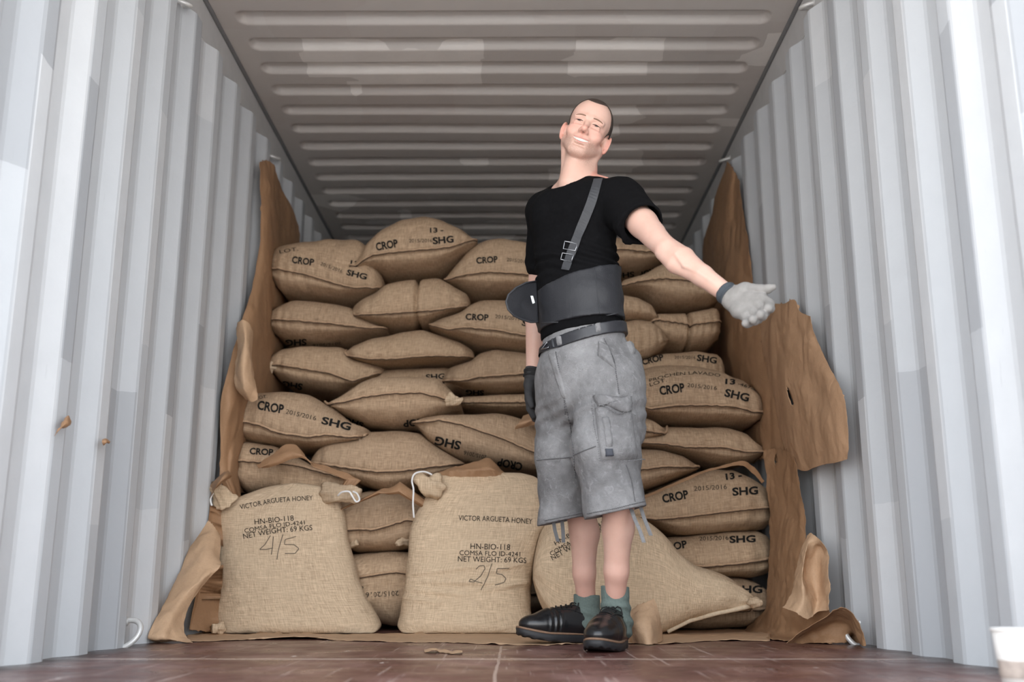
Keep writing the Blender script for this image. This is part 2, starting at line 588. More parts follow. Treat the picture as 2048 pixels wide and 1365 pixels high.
def sack(key, label, top, bot, seam=None, Y=4.3, D=0.27, e=0.78, mat='burlap', group='burlap sacks stacked in the container',
         crease=None, N=84, K=44, wr=1.0, endd=0.5, base=False, seam_r=0.0055, seam_mat='seam'):
    """a lying sack: a cross-section lofted from its left end to its right end; top, bot and seam are its outlines"""
    x0 = max(top[0][0], bot[0][0])
    x1 = min(top[-1][0], bot[-1][0])
    u = 0.5 - 0.5 * np.cos(np.linspace(0, math.pi, N))
    u = 0.6 * u + 0.4 * np.linspace(0, 1, N)
    xs = x0 + (x1 - x0) * u
    yt = smooth1(resample(top, xs), 3) - 1.5
    yb = smooth1(resample(bot, xs), 3) + (0 if base else 3.5)
    ys = smooth1(resample(seam, xs), 3) if seam else yt * 0.45 + yb * 0.55
    ys = np.array([pad_inside(a, b, c) for a, b, c in zip(yt, yb, ys)])
    ph = np.linspace(0, 2 * math.pi, K, endpoint=False)
    cs, sn = np.cos(ph), np.sin(ph)
    cy = np.sign(cs) * np.abs(cs) ** (e * 0.72)
    sz = np.sign(sn) * np.abs(sn) ** (e * 1.08)
    rings = []
    for i in range(N):
        t = abs(2 * u[i] - 1)
        d = D * (endd + (1 - endd) * math.sqrt(max(0.0, 1 - t ** 5)))
        Yc = Y + D * 0.9
        c0 = P(xs[i], ys[i], Yc - 0.6 * d)
        px_per = proj(c0 + np.array([0, 0, 0.01]))[1] - proj(c0)[1]
        ht = abs((ys[i] - yt[i]) / px_per) * 0.01
        hb = abs((yb[i] - ys[i]) / px_per) * 0.01
        for _ in range(5):
            z = np.where(sz >= 0, ht, hb) * sz
            ring = np.stack([np.full(K, c0[0]), Yc + d * -cy, c0[2] + z], 1)
            # keep each column on its own sight line so the outline holds through the depth of the sack's face
            pp = proj(ring)
            front = cy > -0.3
            tmin = pp[front, 1].min()
            bmax = pp[front, 1].max()
            ht *= 1 + 0.8 * ((ys[i] - yt[i]) - (ys[i] - tmin)) / max(4.0, ys[i] - tmin)
            hb *= 1 + 0.8 * ((yb[i] - ys[i]) - (bmax - ys[i])) / max(4.0, bmax - ys[i])
            ht = max(ht, 0.004)
            hb = max(hb, 0.004)
        rings.append(ring)
    R = np.array(rings)
    cen = R.mean(1, keepdims=True)
    # folds: radiating from the ends, puckers along the seam, slow lumps of beans
    sd = (hash(key) % 97) * 1.0 if False else sum(map(ord, key)) * 0.37
    out = R - cen
    ln = np.linalg.norm(out, axis=2, keepdims=True) + 1e-6
    for i in range(N):
        t = abs(2 * u[i] - 1)
        w_end = max(0.0, t - 0.6) / 0.4
        for k in range(K):
            p = R[i, k]
            a = 0.012 * nz(p[0] + sd, p[1], p[2], 5.0) + 0.006 * nz(p[0] + sd, p[1] + 3, p[2], 13.0)
            a += 0.007 * w_end * math.sin(ph[k] * 9 + sd + 2 * nz(p[0], sd, p[2], 6.0))
            pk = math.exp(-(min(abs(ph[k]), 2 * math.pi - abs(ph[k])) / 0.45) ** 2)
            a += 0.004 * pk * math.sin(u[i] * 70 + 5 * nz(u[i] * 8, sd, 0.0))
            a *= wr
            if crease:
                for cx in crease:
                    a -= 0.050 * math.exp(-((xs[i] - cx) / 3.2) ** 2)
            a = max(-0.4 * ln[i, k, 0], a)
            if seam is not None and t < 0.97:
                # the upper sheet laps over the lower one along the sewn edge
                if k in (K - 1, K - 2):
                    a -= 0.012 if k == K - 1 else 0.006
                elif k in (0, 1):
                    a += 0.006 if k == 0 else 0.003
            a = max(-0.4 * ln[i, k, 0], a)
            R[i, k] += out[i, k] / ln[i, k, 0] * a
    if base:
        R[:, :, 2] = np.maximum(R[:, :, 2], 0.006)
    verts = R.reshape(-1, 3)
    # uv in metres
    per = np.concatenate([[0], np.cumsum(np.linalg.norm(np.diff(R[N // 2], axis=0), axis=1))])
    lu = np.concatenate([[0], np.cumsum(np.linalg.norm(np.diff(cen[:, 0], axis=0), axis=1))])
    uv = np.stack([np.repeat(lu[:, None], K, 1) + sd, np.repeat(per[None, :], N, 0)], -1).reshape(-1, 2)
    f = []
    for i in range(N - 1):
        for k in range(K):
            a, b = i * K + k, i * K + (k + 1) % K
            f.append((a, a + K, b + K, b))
    f.append(tuple(range(K)))
    f.append(tuple((N - 1) * K + k for k in range(K))[::-1])
    o = link_mesh('burlap_sack', verts, f, M[mat], uv=uv)
    close_uv(o, N, K, per[-1] + np.linalg.norm(R[N // 2, -1] - R[N // 2, 0]), 1, (2, 3))
    tag(o, label, 'sack', group)
    BODY[key] = dict(o=o, V=verts, F=f, Y=float(verts[:, 1].min()), seam=(N, K, seam_r, seam_mat, sd, u) if seam is not None else None)
    return o


def sew(key):
    """the sewn edge: a lap of cloth with a dark thread line below it"""
    b = BODY[key]
    if b['seam'] is None:
        return
    N, K, seam_r, seam_mat, sd, u = b['seam']
    R = b['V'].reshape(N, K, 3)
    pts = []
    for i in range(1, N - 1):
        p = R[i, 0] + np.array([0, -0.003, 0.003 * nz(u[i] * 30, sd, 1.0)])
        for q, (_, t) in SACKS.items():
            if q != key:
                loc, n, _, d = t.find_nearest(Vector(p))
                if loc is not None and d < 0.03 and (Vector(p) - loc).dot(n) < seam_r * 1.5:
                    p = np.array(loc + n * seam_r * 1.6)
        pts.append(p)
    MB().tube(pts, [seam_r * (0.8 + 0.5 * abs(nz(q * 0.9, sd, 0))) for q in range(len(pts))], 7).build('seam', M[seam_mat], b['o'])
    MB().tube([p + np.array([0, -0.0025, -0.0058]) for p in pts], 0.0019, 6).build('seam_thread', M['thread'], b['o'])


def settle():
    """soft sacks give way to the ones that press on them: no sack runs through another"""
    keys = sorted(BODY, key=lambda k: BODY[k]['Y'])
    trees = {}
    for i, k in enumerate(keys):
        b = BODY[k]
        V = b['V']
        lo, hi = V.min(0), V.max(0)
        for q in keys[:i]:
            W_ = BODY[q]['V']
            if (W_.min(0) > hi).any() or (W_.max(0) < lo).any():
                continue
            t = trees[q]
            cand = np.where(((V > W_.min(0) - 0.01) & (V < W_.max(0) + 0.01)).all(1))[0]
            for j in cand:
                p = Vector(V[j])
                loc, n, _, d = t.find_nearest(p)
                if loc is not None and d < 0.04 and (p - loc).dot(n) < 0.002:
                    V[j] = loc + n * 0.002
        b['V'] = V
        V[:, 2] = np.maximum(V[:, 2], 0.005)
        b['o'].data.vertices.foreach_set('co', V.astype(np.float32).ravel())
        b['o'].data.update()
        trees[k] = BVHTree.FromPolygons([Vector(p) for p in V], b['F'])
        SACKS[k] = (b['o'], trees[k])
    for k in keys:
        sew(k)


def outside_sacks(V, off=0.003, keys=None):
    """lay a sheet's points on the sacks instead of inside them"""
    lo, hi = V.min(0), V.max(0)
    for k, (o, t) in SACKS.items():
        W_ = BODY[k]['V']
        if (W_.min(0) > hi).any() or (W_.max(0) < lo).any():
            continue
        for j in np.where(((V > W_.min(0)) & (V < W_.max(0))).all(1))[0]:
            p = Vector(V[j])
            loc, n, _, d = t.find_nearest(p)
            if loc is not None and d < 0.2 and (p - loc).dot(n) < off:
                V[j] = loc + n * off
    return V


def upright(key, label, rows, Yf, Yt, D, mat='burlap_pale', e=0.72, wr=1.0, group='upright burlap sacks in front of the stack', folds=None):
    """a standing sack: horizontal cross-sections from its mouth down to the floor"""
    rows = np.array(rows, float)
    N, K = 110, 96
    s = np.linspace(0, 1, N)
    yy = rows[0, 0] + (rows[-1, 0] - rows[0, 0]) * s
    # denser near the ends
    xl = smooth1(np.interp(yy, rows[:, 0], rows[:, 1]), 2)
    xr = smooth1(np.interp(yy, rows[:, 0], rows[:, 2]), 2)
    ph = np.linspace(0, 2 * math.pi, K, endpoint=False)
    cs, sn = np.cos(ph), np.sin(ph)
    cx = np.sign(cs) * np.abs(cs) ** e
    sy = np.sign(sn) * np.abs(sn) ** e
    R = []
    sd = sum(map(ord, key)) * 0.37
    for i in range(N):
        Y = Yt + (Yf - Yt) * s[i] ** 0.8
        a, b = P(xl[i], yy[i], Y), P(xr[i], yy[i], Y)
        c = (a + b) / 2
        hw = (b[0] - a[0]) / 2
        prof = min(1.0, 0.16 + 1.15 * s[i] ** 0.65) * (1.0 if s[i] < 0.93 else math.sqrt(max(0.05, 1 - ((s[i] - 0.93) / 0.075) ** 2)))
        d = D * prof
        ring = np.stack([c[0] + hw * cx, np.full(K, Y) + d * 0.75 + d * sy, np.full(K, c[2])], 1)
        # the face tilts a little: front lower than back follows the sight line
        R.append(ring)
    R = np.array(R)
    cen = R.mean(1, keepdims=True)
    out = R - cen
    ln = np.linalg.norm(out, axis=2, keepdims=True) + 1e-6
    for i in range(N):
        for k in range(K):
            p = R[i, k]
            a = 0.016 * nz(p[0] + sd, p[1], p[2], 4.0) + 0.006 * nz(p[0] + sd, p[1] + 3, p[2], 11.0)
            a += 0.004 * nz(p[0] * 3 + sd, p[1], p[2] * 14, 1.5) * s[i]
            if folds:
                q = proj(p)
                for (fx0, fx1, fy, amp, sl) in folds:
                    w = max(0.0, 1 - abs((q[0] - (fx0 + fx1) / 2) / ((fx1 - fx0) / 2)))
                    dy = q[1] - fy - sl * (q[0] - fx0)
                    a += amp * w ** 0.5 * math.exp(-(dy / 5.0) ** 2)
            R[i, k] += out[i, k] / ln[i, k, 0] * a * wr
    R[:, :, 2] = np.maximum(R[:, :, 2], 0.005)
    verts = R.reshape(-1, 3)
    per = np.concatenate([[0], np.cumsum(np.linalg.norm(np.diff(R[N // 2], axis=0), axis=1))])
    hz = np.concatenate([[0], np.cumsum(np.linalg.norm(np.diff(cen[:, 0], axis=0), axis=1))])
    uv = np.stack([np.repeat(per[None, :], N, 0) + sd, np.repeat(hz[:, None], K, 1)], -1).reshape(-1, 2)
    f = []
    for i in range(N - 1):
        for k in range(K):
            a, b = i * K + k, i * K + (k + 1) % K
            f.append((a, b, b + K, a + K))
    f.append(tuple(range(K))[::-1])
    f.append(tuple((N - 1) * K + k for k in range(K)))
    o = link_mesh('burlap_sack', verts, f, M[mat], uv=uv)
    close_uv(o, N, K, per[-1] + np.linalg.norm(R[N // 2, -1] - R[N // 2, 0]), 0, (1, 2))
    tag(o, label, 'sack', group)
    BODY[key] = dict(o=o, V=verts, F=f, Y=float(verts[:, 1].min()), seam=None)
    return o


YA, YB, YD = 4.62, 4.60, 4.22
# ---- upper back stack, left column
sack('A1', 'burlap sack on top of the left column, beside the large top sack, printed CROP',
     [(541, 522), (546, 508), (560, 497), (596, 488), (650, 481), (713, 484), (740, 502), (765, 560), (772, 580)],
     [(541, 540), (548, 578), (567, 602), (625, 606), (680, 612), (728, 603), (760, 595), (772, 588)],
     [(541, 546), (560, 551), (625, 564), (684, 582), (728, 592), (772, 586)], Y=YA, D=0.30)
sack('A2', 'burlap sack second from the top of the left column, its print upside down',
     [(531, 644), (540, 628), (560, 613), (587, 605), (655, 608), (701, 617), (740, 645), (779, 660)],
     [(531, 654), (543, 675), (567, 690), (625, 697), (684, 692), (757, 677), (779, 669)],
     [(531, 650), (570, 651), (669, 659), (742, 667), (779, 665)], Y=YA, D=0.30)
sack('A3', 'burlap sack third from the top of the left column, knotted at its left corner',
     [(532, 728), (543, 713), (567, 699), (600, 694), (684, 699), (713, 718), (772, 742)],
     [(532, 740), (546, 755), (561, 770), (596, 782), (669, 794), (713, 785), (772, 756)],
     [(532, 742), (567, 739), (625, 749), (669, 756), (713, 772), (772, 752)], Y=YA, D=0.30)
# ---- middle column
sack('B1', 'large burlap sack highest of the whole stack, printed CROP and SHG',
     [(704, 545), (726, 511), (735, 488), (764, 461), (802, 442), (846, 435), (882, 441), (920, 459), (943, 476), (956, 490)],
     [(704, 556), (735, 553), (773, 562), (817, 561), (876, 556), (899, 544), (928, 524), (950, 512), (956, 503)],
     [(704, 552), (753, 526), (817, 519), (876, 514), (911, 508), (956, 490)], Y=YA - 0.05, D=0.32)
sack('B2', 'plain burlap sack with a vertical tied crease below the highest sack',
     [(705, 628), (712, 613), (729, 599), (750, 588), (770, 570), (817, 560), (876, 558), (905, 573), (934, 590), (941, 606)],
     [(705, 640), (712, 648), (735, 655), (788, 664), (841, 662), (864, 656), (905, 638), (937, 624), (941, 616)],
     [(705, 642), (773, 640), (832, 636), (876, 633), (941, 622)], Y=YA - 0.04, D=0.30, crease=[836])
sack('B3', 'plain flat burlap sack with pointed right corner, under the creased sack',
     [(690, 712), (706, 696), (744, 681), (803, 667), (846, 662), (876, 672), (920, 687), (946, 705), (951, 718)],
     [(690, 720), (720, 732), (744, 735), (802, 736), (864, 730), (905, 727), (951, 726)],
     [(690, 718), (744, 729), (802, 731), (864, 724), (951, 722)], Y=YA - 0.03, D=0.30)
sack('B4', 'burlap sack of which only a dark strip shows in the gap, printed SHG',
     [(690, 748), (773, 742), (890, 738), (940, 750)], [(690, 775), (773, 800), (890, 800), (940, 775)], None, Y=YA + 0.06, D=0.27)
# ---- column half behind the man
sack('C1', 'burlap sack printed CROP just left of the man at shoulder-blade height',
     [(888, 566), (900, 548), (915, 528), (935, 505), (955, 490), (975, 481), (1008, 478), (1054, 486), (1100, 510), (1130, 550)],
     [(888, 574), (905, 578), (940, 596), (978, 600), (1016, 598), (1080, 597), (1130, 575)],
     [(888, 571), (902, 570), (934, 563), (978, 558), (1052, 563), (1130, 568)], Y=YA - 0.02, D=0.30)
sack('C2', 'burlap sack printed CROP 2015/2016 directly behind the hanging belt flap',
     [(860, 652), (876, 643), (923, 626), (940, 612), (964, 602), (1016, 601), (1056, 610), (1100, 630), (1130, 655)],
     [(860, 660), (890, 676), (928, 690), (964, 700), (1008, 706), (1054, 709), (1130, 690)],
     [(860, 657), (899, 671), (934, 667), (993, 672), (1052, 683), (1130, 680)], Y=YA - 0.07, D=0.30)
sack('C3', 'burlap sack beside the hanging gloved hand, print upside down at its foot',
     [(886, 758), (893, 746), (905, 735), (943, 724), (958, 708), (993, 702), (1052, 708), (1100, 720), (1130, 745)],
     [(886, 770), (917, 780), (949, 789), (993, 793), (1052, 790), (1130, 775)],
     [(886, 768), (929, 771), (964, 763), (1049, 757), (1130, 758)], Y=YA - 0.03, D=0.30)
sack('C4', 'thin strip of a burlap sack in the gap left of the hanging glove',
     [(912, 806), (923, 797), (980, 792), (1050, 790), (1100, 800)], [(912, 815), (927, 824), (980, 830), (1042, 832), (1100, 822)],
     [(912, 812), (980, 812), (1100, 812)], Y=YA + 0.0, D=0.27)
# ---- front middle rows
sack('D1', 'burlap sack with blank upper side in the middle of the stack, CROP upside down',
     [(650, 814), (665, 806), (689, 793), (722, 769), (751, 757), (804, 754), (874, 758), (903, 785), (915, 800), (923, 812)],
     [(650, 820), (660, 825), (681, 837), (730, 856), (784, 862), (837, 860), (886, 839), (915, 826), (923, 820)],
     [(650, 818), (702, 812), (743, 802), (796, 797), (845, 795), (894, 806), (923, 813)], Y=YD + 0.04, D=0.30)
sack('D2', 'burlap sack at the left of the stack printed CROP 2015/2016, tapering right',
     [(459, 826), (463, 810), (480, 797), (514, 789), (560, 786), (613, 795), (660, 818), (700, 848), (737, 862), (741, 870)],
     [(459, 850), (462, 876), (480, 886), (514, 894), (590, 900), (650, 904), (700, 896), (735, 889), (741, 880)],
     [(459, 852), (495, 850), (533, 858), (571, 873), (629, 881), (667, 877), (705, 881), (741, 878)], Y=YD - 0.02, D=0.30)
sack('D3', 'plain burlap sack without print behind the two standing sacks, above the torn paper',
     [(625, 924), (640, 900), (660, 882), (690, 869), (738, 865), (810, 865), (837, 868), (870, 892), (907, 916), (930, 928)],
     [(625, 936), (660, 952), (720, 972), (775, 988), (840, 978), (900, 952), (930, 936)],
     [(625, 931), (640, 931), (702, 941), (763, 949), (812, 947), (860, 940), (930, 931)], Y=YD, D=0.30)
sack('D4', 'burlap sack sloping down behind the man, SHG and CROP upside down',
     [(828, 848), (845, 840), (886, 832), (927, 829), (989, 829), (1021, 835), (1050, 845), (1090, 865), (1130, 900)],
     [(828, 853), (841, 868), (857, 893), (886, 914), (927, 928), (1009, 943), (1067, 950), (1130, 935)],
     [(828, 851), (841, 853), (886, 849), (927, 857), (968, 871), (1009, 886), (1071, 912), (1130, 928)], Y=YD + 0.02, D=0.30)
sack('D5', 'burlap sack at the left edge of the stack with torn paper across its top',
     [(455, 902), (458, 887), (480, 882), (545, 892), (620, 930), (700, 956), (718, 966)],
     [(455, 925), (462, 968), (500, 995), (600, 1004), (680, 992), (718, 974)],
     [(455, 913), (484, 927), (526, 929), (583, 934), (629, 942), (718, 968)], Y=YD - 0.02, D=0.30)
# ---- between the two standing sacks
sack('F1', 'burlap sack upper of two in the gap between the standing sacks',
     [(640, 1030), (660, 1006), (693, 995), (722, 986), (775, 986), (825, 988), (870, 1010), (885, 1030)],
     [(640, 1060), (660, 1085), (714, 1106), (763, 1106), (812, 1102), (870, 1080), (885, 1060)],
     [(640, 1050), (687, 1052), (722, 1060), (755, 1062), (796, 1050), (825, 1041), (885, 1040)], Y=YD - 0.02, D=0.28)
sack('F2', 'burlap sack lowest in the gap between the standing sacks, 2015/2016 upside down',
     [(640, 1150), (665, 1120), (702, 1110), (763, 1106), (812, 1106), (870, 1120), (885, 1150)],
     [(640, 1180), (670, 1225), (743, 1244), (788, 1250), (860, 1235), (885, 1190)],
     [(640, 1146), (704, 1146), (743, 1152), (812, 1144), (885, 1148)], Y=YD - 0.02, D=0.28, base=True)
# ---- right stack, upper
sack('H1', 'burlap sack highest of the right column, below the outstretched upper arm',
     [(1140, 505), (1170, 482), (1210, 474), (1250, 477), (1290, 491), (1318, 510), (1327, 522)],
     [(1140, 535), (1180, 552), (1230, 556), (1290, 550), (1318, 536), (1327, 528)],
     [(1140, 520), (1242, 514), (1312, 520), (1327, 524)], Y=YB + 0.03, D=0.30)
sack('H2', 'bulging burlap sack second from the top of the right column, under the forearm',
     [(1232, 580), (1245, 562), (1290, 549), (1312, 537), (1335, 529), (1370, 534), (1400, 548), (1430, 575), (1438, 592)],
     [(1232, 588), (1290, 602), (1308, 617), (1340, 625), (1380, 627), (1420, 619), (1438, 604)],
     [(1232, 584), (1280, 575), (1320, 571), (1360, 574), (1400, 582), (1438, 598)], Y=YB, D=0.30)
sack('H3', 'rounded burlap sack end beside the back of the black support belt',
     [(1150, 620), (1180, 598), (1238, 590), (1275, 596), (1301, 610), (1312, 632), (1316, 645)],
     [(1150, 640), (1200, 655), (1260, 652), (1300, 656), (1316, 652)], None, Y=YB - 0.02, D=0.24)
sack('H4', 'burlap sack with a vertical tied crease at the right edge of the stack',
     [(1285, 650), (1312, 629), (1363, 629), (1400, 624), (1430, 618), (1436, 633)],
     [(1285, 690), (1330, 705), (1374, 709), (1418, 703), (1437, 681)],
     [(1285, 648), (1352, 657), (1374, 661), (1436, 652)], Y=YB + 0.02, D=0.28, crease=[1373])
sack('H5', 'twisted sack end folded over itself beside the shorts waistband',
     [(1160, 670), (1200, 650), (1253, 645), (1275, 643), (1303, 647), (1320, 660), (1335, 683)],
     [(1160, 710), (1210, 728), (1270, 731), (1297, 724), (1323, 708), (1335, 688)], None, Y=YB - 0.04, D=0.24, wr=1.8)
sack('H6', 'burlap sack at the back right printed CROP and SHG, mostly covered by another',
     [(1180, 745), (1230, 730), (1284, 722), (1328, 709), (1394, 704), (1438, 711), (1446, 735)],
     [(1180, 775), (1230, 790), (1284, 795), (1394, 795), (1446, 770)], None, Y=YB - 0.02, D=0.28)
# ---- right stack, lower and nearer
sack('H7', 'large burlap sack on the right printed CROP and SHG below the word LOT',
     [(1225, 800), (1240, 768), (1255, 748), (1275, 738), (1320, 733), (1400, 735), (1450, 746), (1493, 766), (1515, 783), (1527, 805)],
     [(1225, 815), (1250, 828), (1280, 836), (1317, 849), (1372, 855), (1460, 857), (1504, 857), (1520, 848), (1527, 832)],
     [(1225, 835), (1280, 831), (1306, 825), (1350, 820), (1416, 820), (1460, 823), (1493, 832), (1515, 832), (1527, 822)], Y=YD + 0.02, D=0.32)
sack('H8', 'small burlap sack end against the cargo pocket of the shorts',
     [(1150, 850), (1200, 832), (1277, 834), (1306, 843), (1321, 856), (1332, 871)],
     [(1150, 880), (1200, 892), (1277, 894), (1306, 886), (1332, 877)],
     [(1150, 868), (1277, 868), (1332, 874)], Y=YD - 0.01, D=0.26)
sack('H9', 'plain burlap sack with pointed right corner, under the large SHG sack',
     [(1225, 885), (1260, 868), (1321, 858), (1340, 856), (1394, 856), (1460, 859), (1493, 871), (1515, 893), (1529, 902)],
     [(1225, 895), (1280, 902), (1328, 908), (1383, 920), (1438, 935), (1482, 932), (1523, 918), (1529, 910)],
     [(1225, 890), (1280, 892), (1328, 895), (1361, 901), (1438, 901), (1471, 909), (1515, 910), (1529, 907)], Y=YD + 0.02, D=0.30)
sack('H10', 'burlap sack end right beside the shorts at thigh height',
     [(1140, 930), (1190, 905), (1280, 900), (1328, 902), (1367, 915), (1383, 928), (1393, 936)],
     [(1140, 960), (1190, 985), (1284, 984), (1328, 970), (1383, 948), (1393, 941)],
     [(1140, 950), (1282, 944), (1317, 939), (1393, 938)], Y=YD - 0.02, D=0.28)
sack('H11', 'burlap sack on the right with CROP 2015/2016 SHG and torn right corner',
     [(1225, 1020), (1260, 1003), (1290, 992), (1323, 978), (1351, 965), (1396, 951), (1435, 942), (1477, 944), (1513, 962), (1535, 981), (1542, 1000)],
     [(1225, 1035), (1260, 1040), (1301, 1048), (1323, 1060), (1351, 1072), (1407, 1073), (1491, 1066), (1530, 1057), (1542, 1038)],
     [(1225, 1046), (1298, 1042), (1351, 1038), (1407, 1031), (1463, 1024), (1518, 1019), (1542, 1017)], Y=YD - 0.03, D=0.32)
sack('H12', 'burlap sack on the right, second from the floor, printed SHG',
     [(1240, 1100), (1290, 1085), (1351, 1076), (1407, 1070), (1463, 1065), (1518, 1063), (1535, 1073), (1540, 1088)],
     [(1240, 1125), (1290, 1145), (1396, 1153), (1435, 1154), (1504, 1154), (1535, 1144), (1540, 1125)],
     [(1240, 1135), (1396, 1133), (1449, 1129), (1504, 1122), (1540, 1115)], Y=YD - 0.03, D=0.31)
sack('H13', 'burlap sack on the floor at the right, half covered by the fallen sack',
     [(1280, 1185), (1330, 1165), (1400, 1155), (1457, 1155), (1491, 1155), (1518, 1164), (1535, 1179), (1543, 1205)],
     [(1280, 1235), (1330, 1256), (1393, 1260), (1491, 1254), (1532, 1241), (1543, 1222)],
     [(1280, 1225), (1400, 1224), (1491, 1218), (1543, 1214)], Y=YD - 0.06, D=0.30, base=True)

# ---- the three in front
upright('G1', 'upright burlap sack at the left marked 4/5, white string at its top corner',
        [(967, 575, 604), (970, 545, 640), (976, 520, 655), (984, 497, 664), (993, 474, 671), (1005, 446, 678), (1016, 426, 683), (1030, 422, 686), (1047, 421, 688), (1085, 422, 694),
         (1123, 423, 701), (1161, 423, 710), (1199, 421, 725), (1237, 419, 749), (1252, 420, 756), (1262, 423, 755), (1267, 432, 748)], 3.97, 4.12, 0.125)
upright('G2', 'upright burlap sack left of the man marked 2/5, torn paper on top',
        [(946, 895, 1040), (950, 876, 1062), (956, 870, 1072), (970, 866, 1080), (1003, 843, 1088), (1035, 828, 1094), (1056, 822, 1097), (1080, 818, 1092), (1105, 816, 1083), (1130, 813, 1075),
         (1158, 808, 1067), (1183, 803, 1063), (1224, 792, 1067), (1240, 788, 1071), (1254, 787, 1073), (1262, 792, 1070), (1267, 800, 1060)], 3.96, 4.10, 0.13,
        folds=[(815, 960, 1150, 0.010, -0.12), (810, 1070, 1163, 0.010, 0.02), (808, 950, 1178, 0.010, 0.1), (960, 1072, 1148, 0.010, -0.25), (955, 1065, 1185, 0.011, -0.2), (800, 900, 1195, 0.010, 0.12), (830, 1060, 1133, 0.006, 0.0)])
sack('G3', 'burlap sack fallen on its side behind the legs of the man',
     [(1066, 1140), (1070, 1110), (1080, 1072), (1100, 1045), (1150, 1030), (1230, 1028), (1280, 1035), (1301, 1045), (1337, 1069), (1351, 1096), (1393, 1133), (1435, 1147), (1463, 1158), (1491, 1177), (1507, 1196), (1520, 1205)],
     [(1066, 1158), (1072, 1185), (1085, 1215), (1105, 1248), (1130, 1266), (1200, 1272), (1290, 1271), (1332, 1265), (1379, 1244), (1435, 1230), (1491, 1220), (1520, 1213)],
     None, Y=3.88, D=0.17, mat='burlap_pale', group='upright burlap sacks in front of the stack', wr=0.9, base=True, N=80)

settle()
# deeper rows, glimpsed through the gaps
deep = sack('Z', 'burlap sack deep in the stack glimpsed through a dark gap', [(560, 640), (600, 610), (700, 600), (800, 610), (840, 640)], [(560, 650), (600, 690), (700, 700), (800, 690), (840, 650)],
            [(560, 645), (700, 650), (840, 645)], Y=5.45, D=0.27, group='sacks deep in the stack')
sew('Z')
del BODY['Z']
dc = np.mean([v.co[:] for v in deep.data.vertices], axis=0)
spots = [(-0.80 + col * 0.745, 0.0, 0.15 + row * 0.252) for col in range(3) for row in range(7)]
for i, (x, y, z) in enumerate(spots):
    d = deep if i == 0 else deep.copy()
    if i:
        COL.objects.link(d)
        for ch in list(deep.children):
            c = ch.copy()
            COL.objects.link(c)
            c.parent = d
    d.location = (x - dc[0] * 0.93, y, z - dc[2] * 0.93)
    d.scale = (0.93, 0.97, 0.93)

# pale sewn edge of the fallen sack
o, bv = SACKS['G3']
pts = []
for t in np.linspace(0, 1, 30):
    px = 1334 + (1519 - 1334) * t
    py = np.interp(px, [1334, 1379, 1435, 1491, 1519], [1262, 1240, 1225, 1214, 1208])
    q = on(bv, px, py, 0.003)
    if q:
        pts.append(q)
if len(pts) > 4:
    MB().tube(pts, 0.009, 8).build('seam', M['seam_pale'], o)


# ------------------------------------------------------------------ print on the sacks
def text_mesh(s, bold):
    c = bpy.data.curves.new('t', 'FONT')
    c.body = s
    c.size = 1.0
    c.offset = 0.034 if bold else 0.0
    c.resolution_u = 3
    o = bpy.data.objects.new('t', c)
    COL.objects.link(o)
    dg = bpy.context.evaluated_depsgraph_get()
    dg.update()
    me = bpy.data.meshes.new_from_object(o.evaluated_get(dg))
    bpy.data.objects.remove(o, do_unlink=True)
    bm = bmesh.new()
    bm.from_mesh(me)
    bpy.data.meshes.remove(me)
    xs = [v.co.x for v in bm.verts]
    x0, x1 = min(xs), max(xs)
    for k in range(1, len(s) * 4):
        x = x0 + (x1 - x0) * k / (len(s) * 4)
        bmesh.ops.bisect_plane(bm, geom=bm.verts[:] + bm.edges[:] + bm.faces[:], plane_co=(x, 0, 0), plane_no=(1, 0, 0))
    for y in (0.12, 0.24, 0.36, 0.48, 0.6):
        bmesh.ops.bisect_plane(bm, geom=bm.verts[:] + bm.edges[:] + bm.faces[:], plane_co=(0, y, 0), plane_no=(0, 1, 0))
    return bm, x0, x1


def letter(key, s, base, h, bold=True, faint=False, off=0.0022, part='printed_lettering'):
    """print s along the base line (list of points, first letter at the first point), h tall"""
    o, bv = SACKS[key]
    bm, x0, x1 = text_mesh(s, bold)
    b = np.array(base, float)
    seg = np.concatenate([[0], np.cumsum(np.linalg.norm(np.diff(b, axis=0), axis=1))])
    dead = []
    for v in bm.verts:
        t = (v.co.x - x0) / (x1 - x0) * seg[-1]
        px, py = np.interp(t, seg, b[:, 0]), np.interp(t, seg, b[:, 1])
        j = min(max(np.searchsorted(seg, t) - 1, 0), len(b) - 2)
        d = (b[j + 1] - b[j]) / np.linalg.norm(b[j + 1] - b[j])
        up = np.array([d[1], -d[0]])
        k = v.co.y / 0.70 * h
        q = on(bv, px + up[0] * k, py + up[1] * k, off)
        if q is None:
            dead.append(v)
        else:
            v.co = q
    bmesh.ops.delete(bm, geom=dead, context='VERTS')
    bad = [e for e in bm.edges if e.calc_length() > 0.05]
    bmesh.ops.delete(bm, geom=list({f for e in bad for f in e.link_faces}), context='FACES')
    me = bpy.data.meshes.new(part)
    bm.to_mesh(me)
    bm.free()
    return link_data(part, me, M['ink_faint' if faint else 'ink'], o, smooth=False)


def scrawl(key, strokes, r=0.0016):
    o, bv = SACKS[key]
    mb = MB()
    for st in strokes:
        st = np.array(st, float)
        seg = np.concatenate([[0], np.cumsum(np.linalg.norm(np.diff(st, axis=0), axis=1))])
        n = max(4, int(seg[-1] / 2.5))
        pts = []
        for t in np.linspace(0, seg[-1], n):
            q = on(bv, np.interp(t, seg, st[:, 0]), np.interp(t, seg, st[:, 1]), 0.0012)
            if q is not None:
                pts.append(q)
        if len(pts) > 2:
            mb.tube(pts, r, 6)
    mb.build('handwriting', M['pencil'], o)


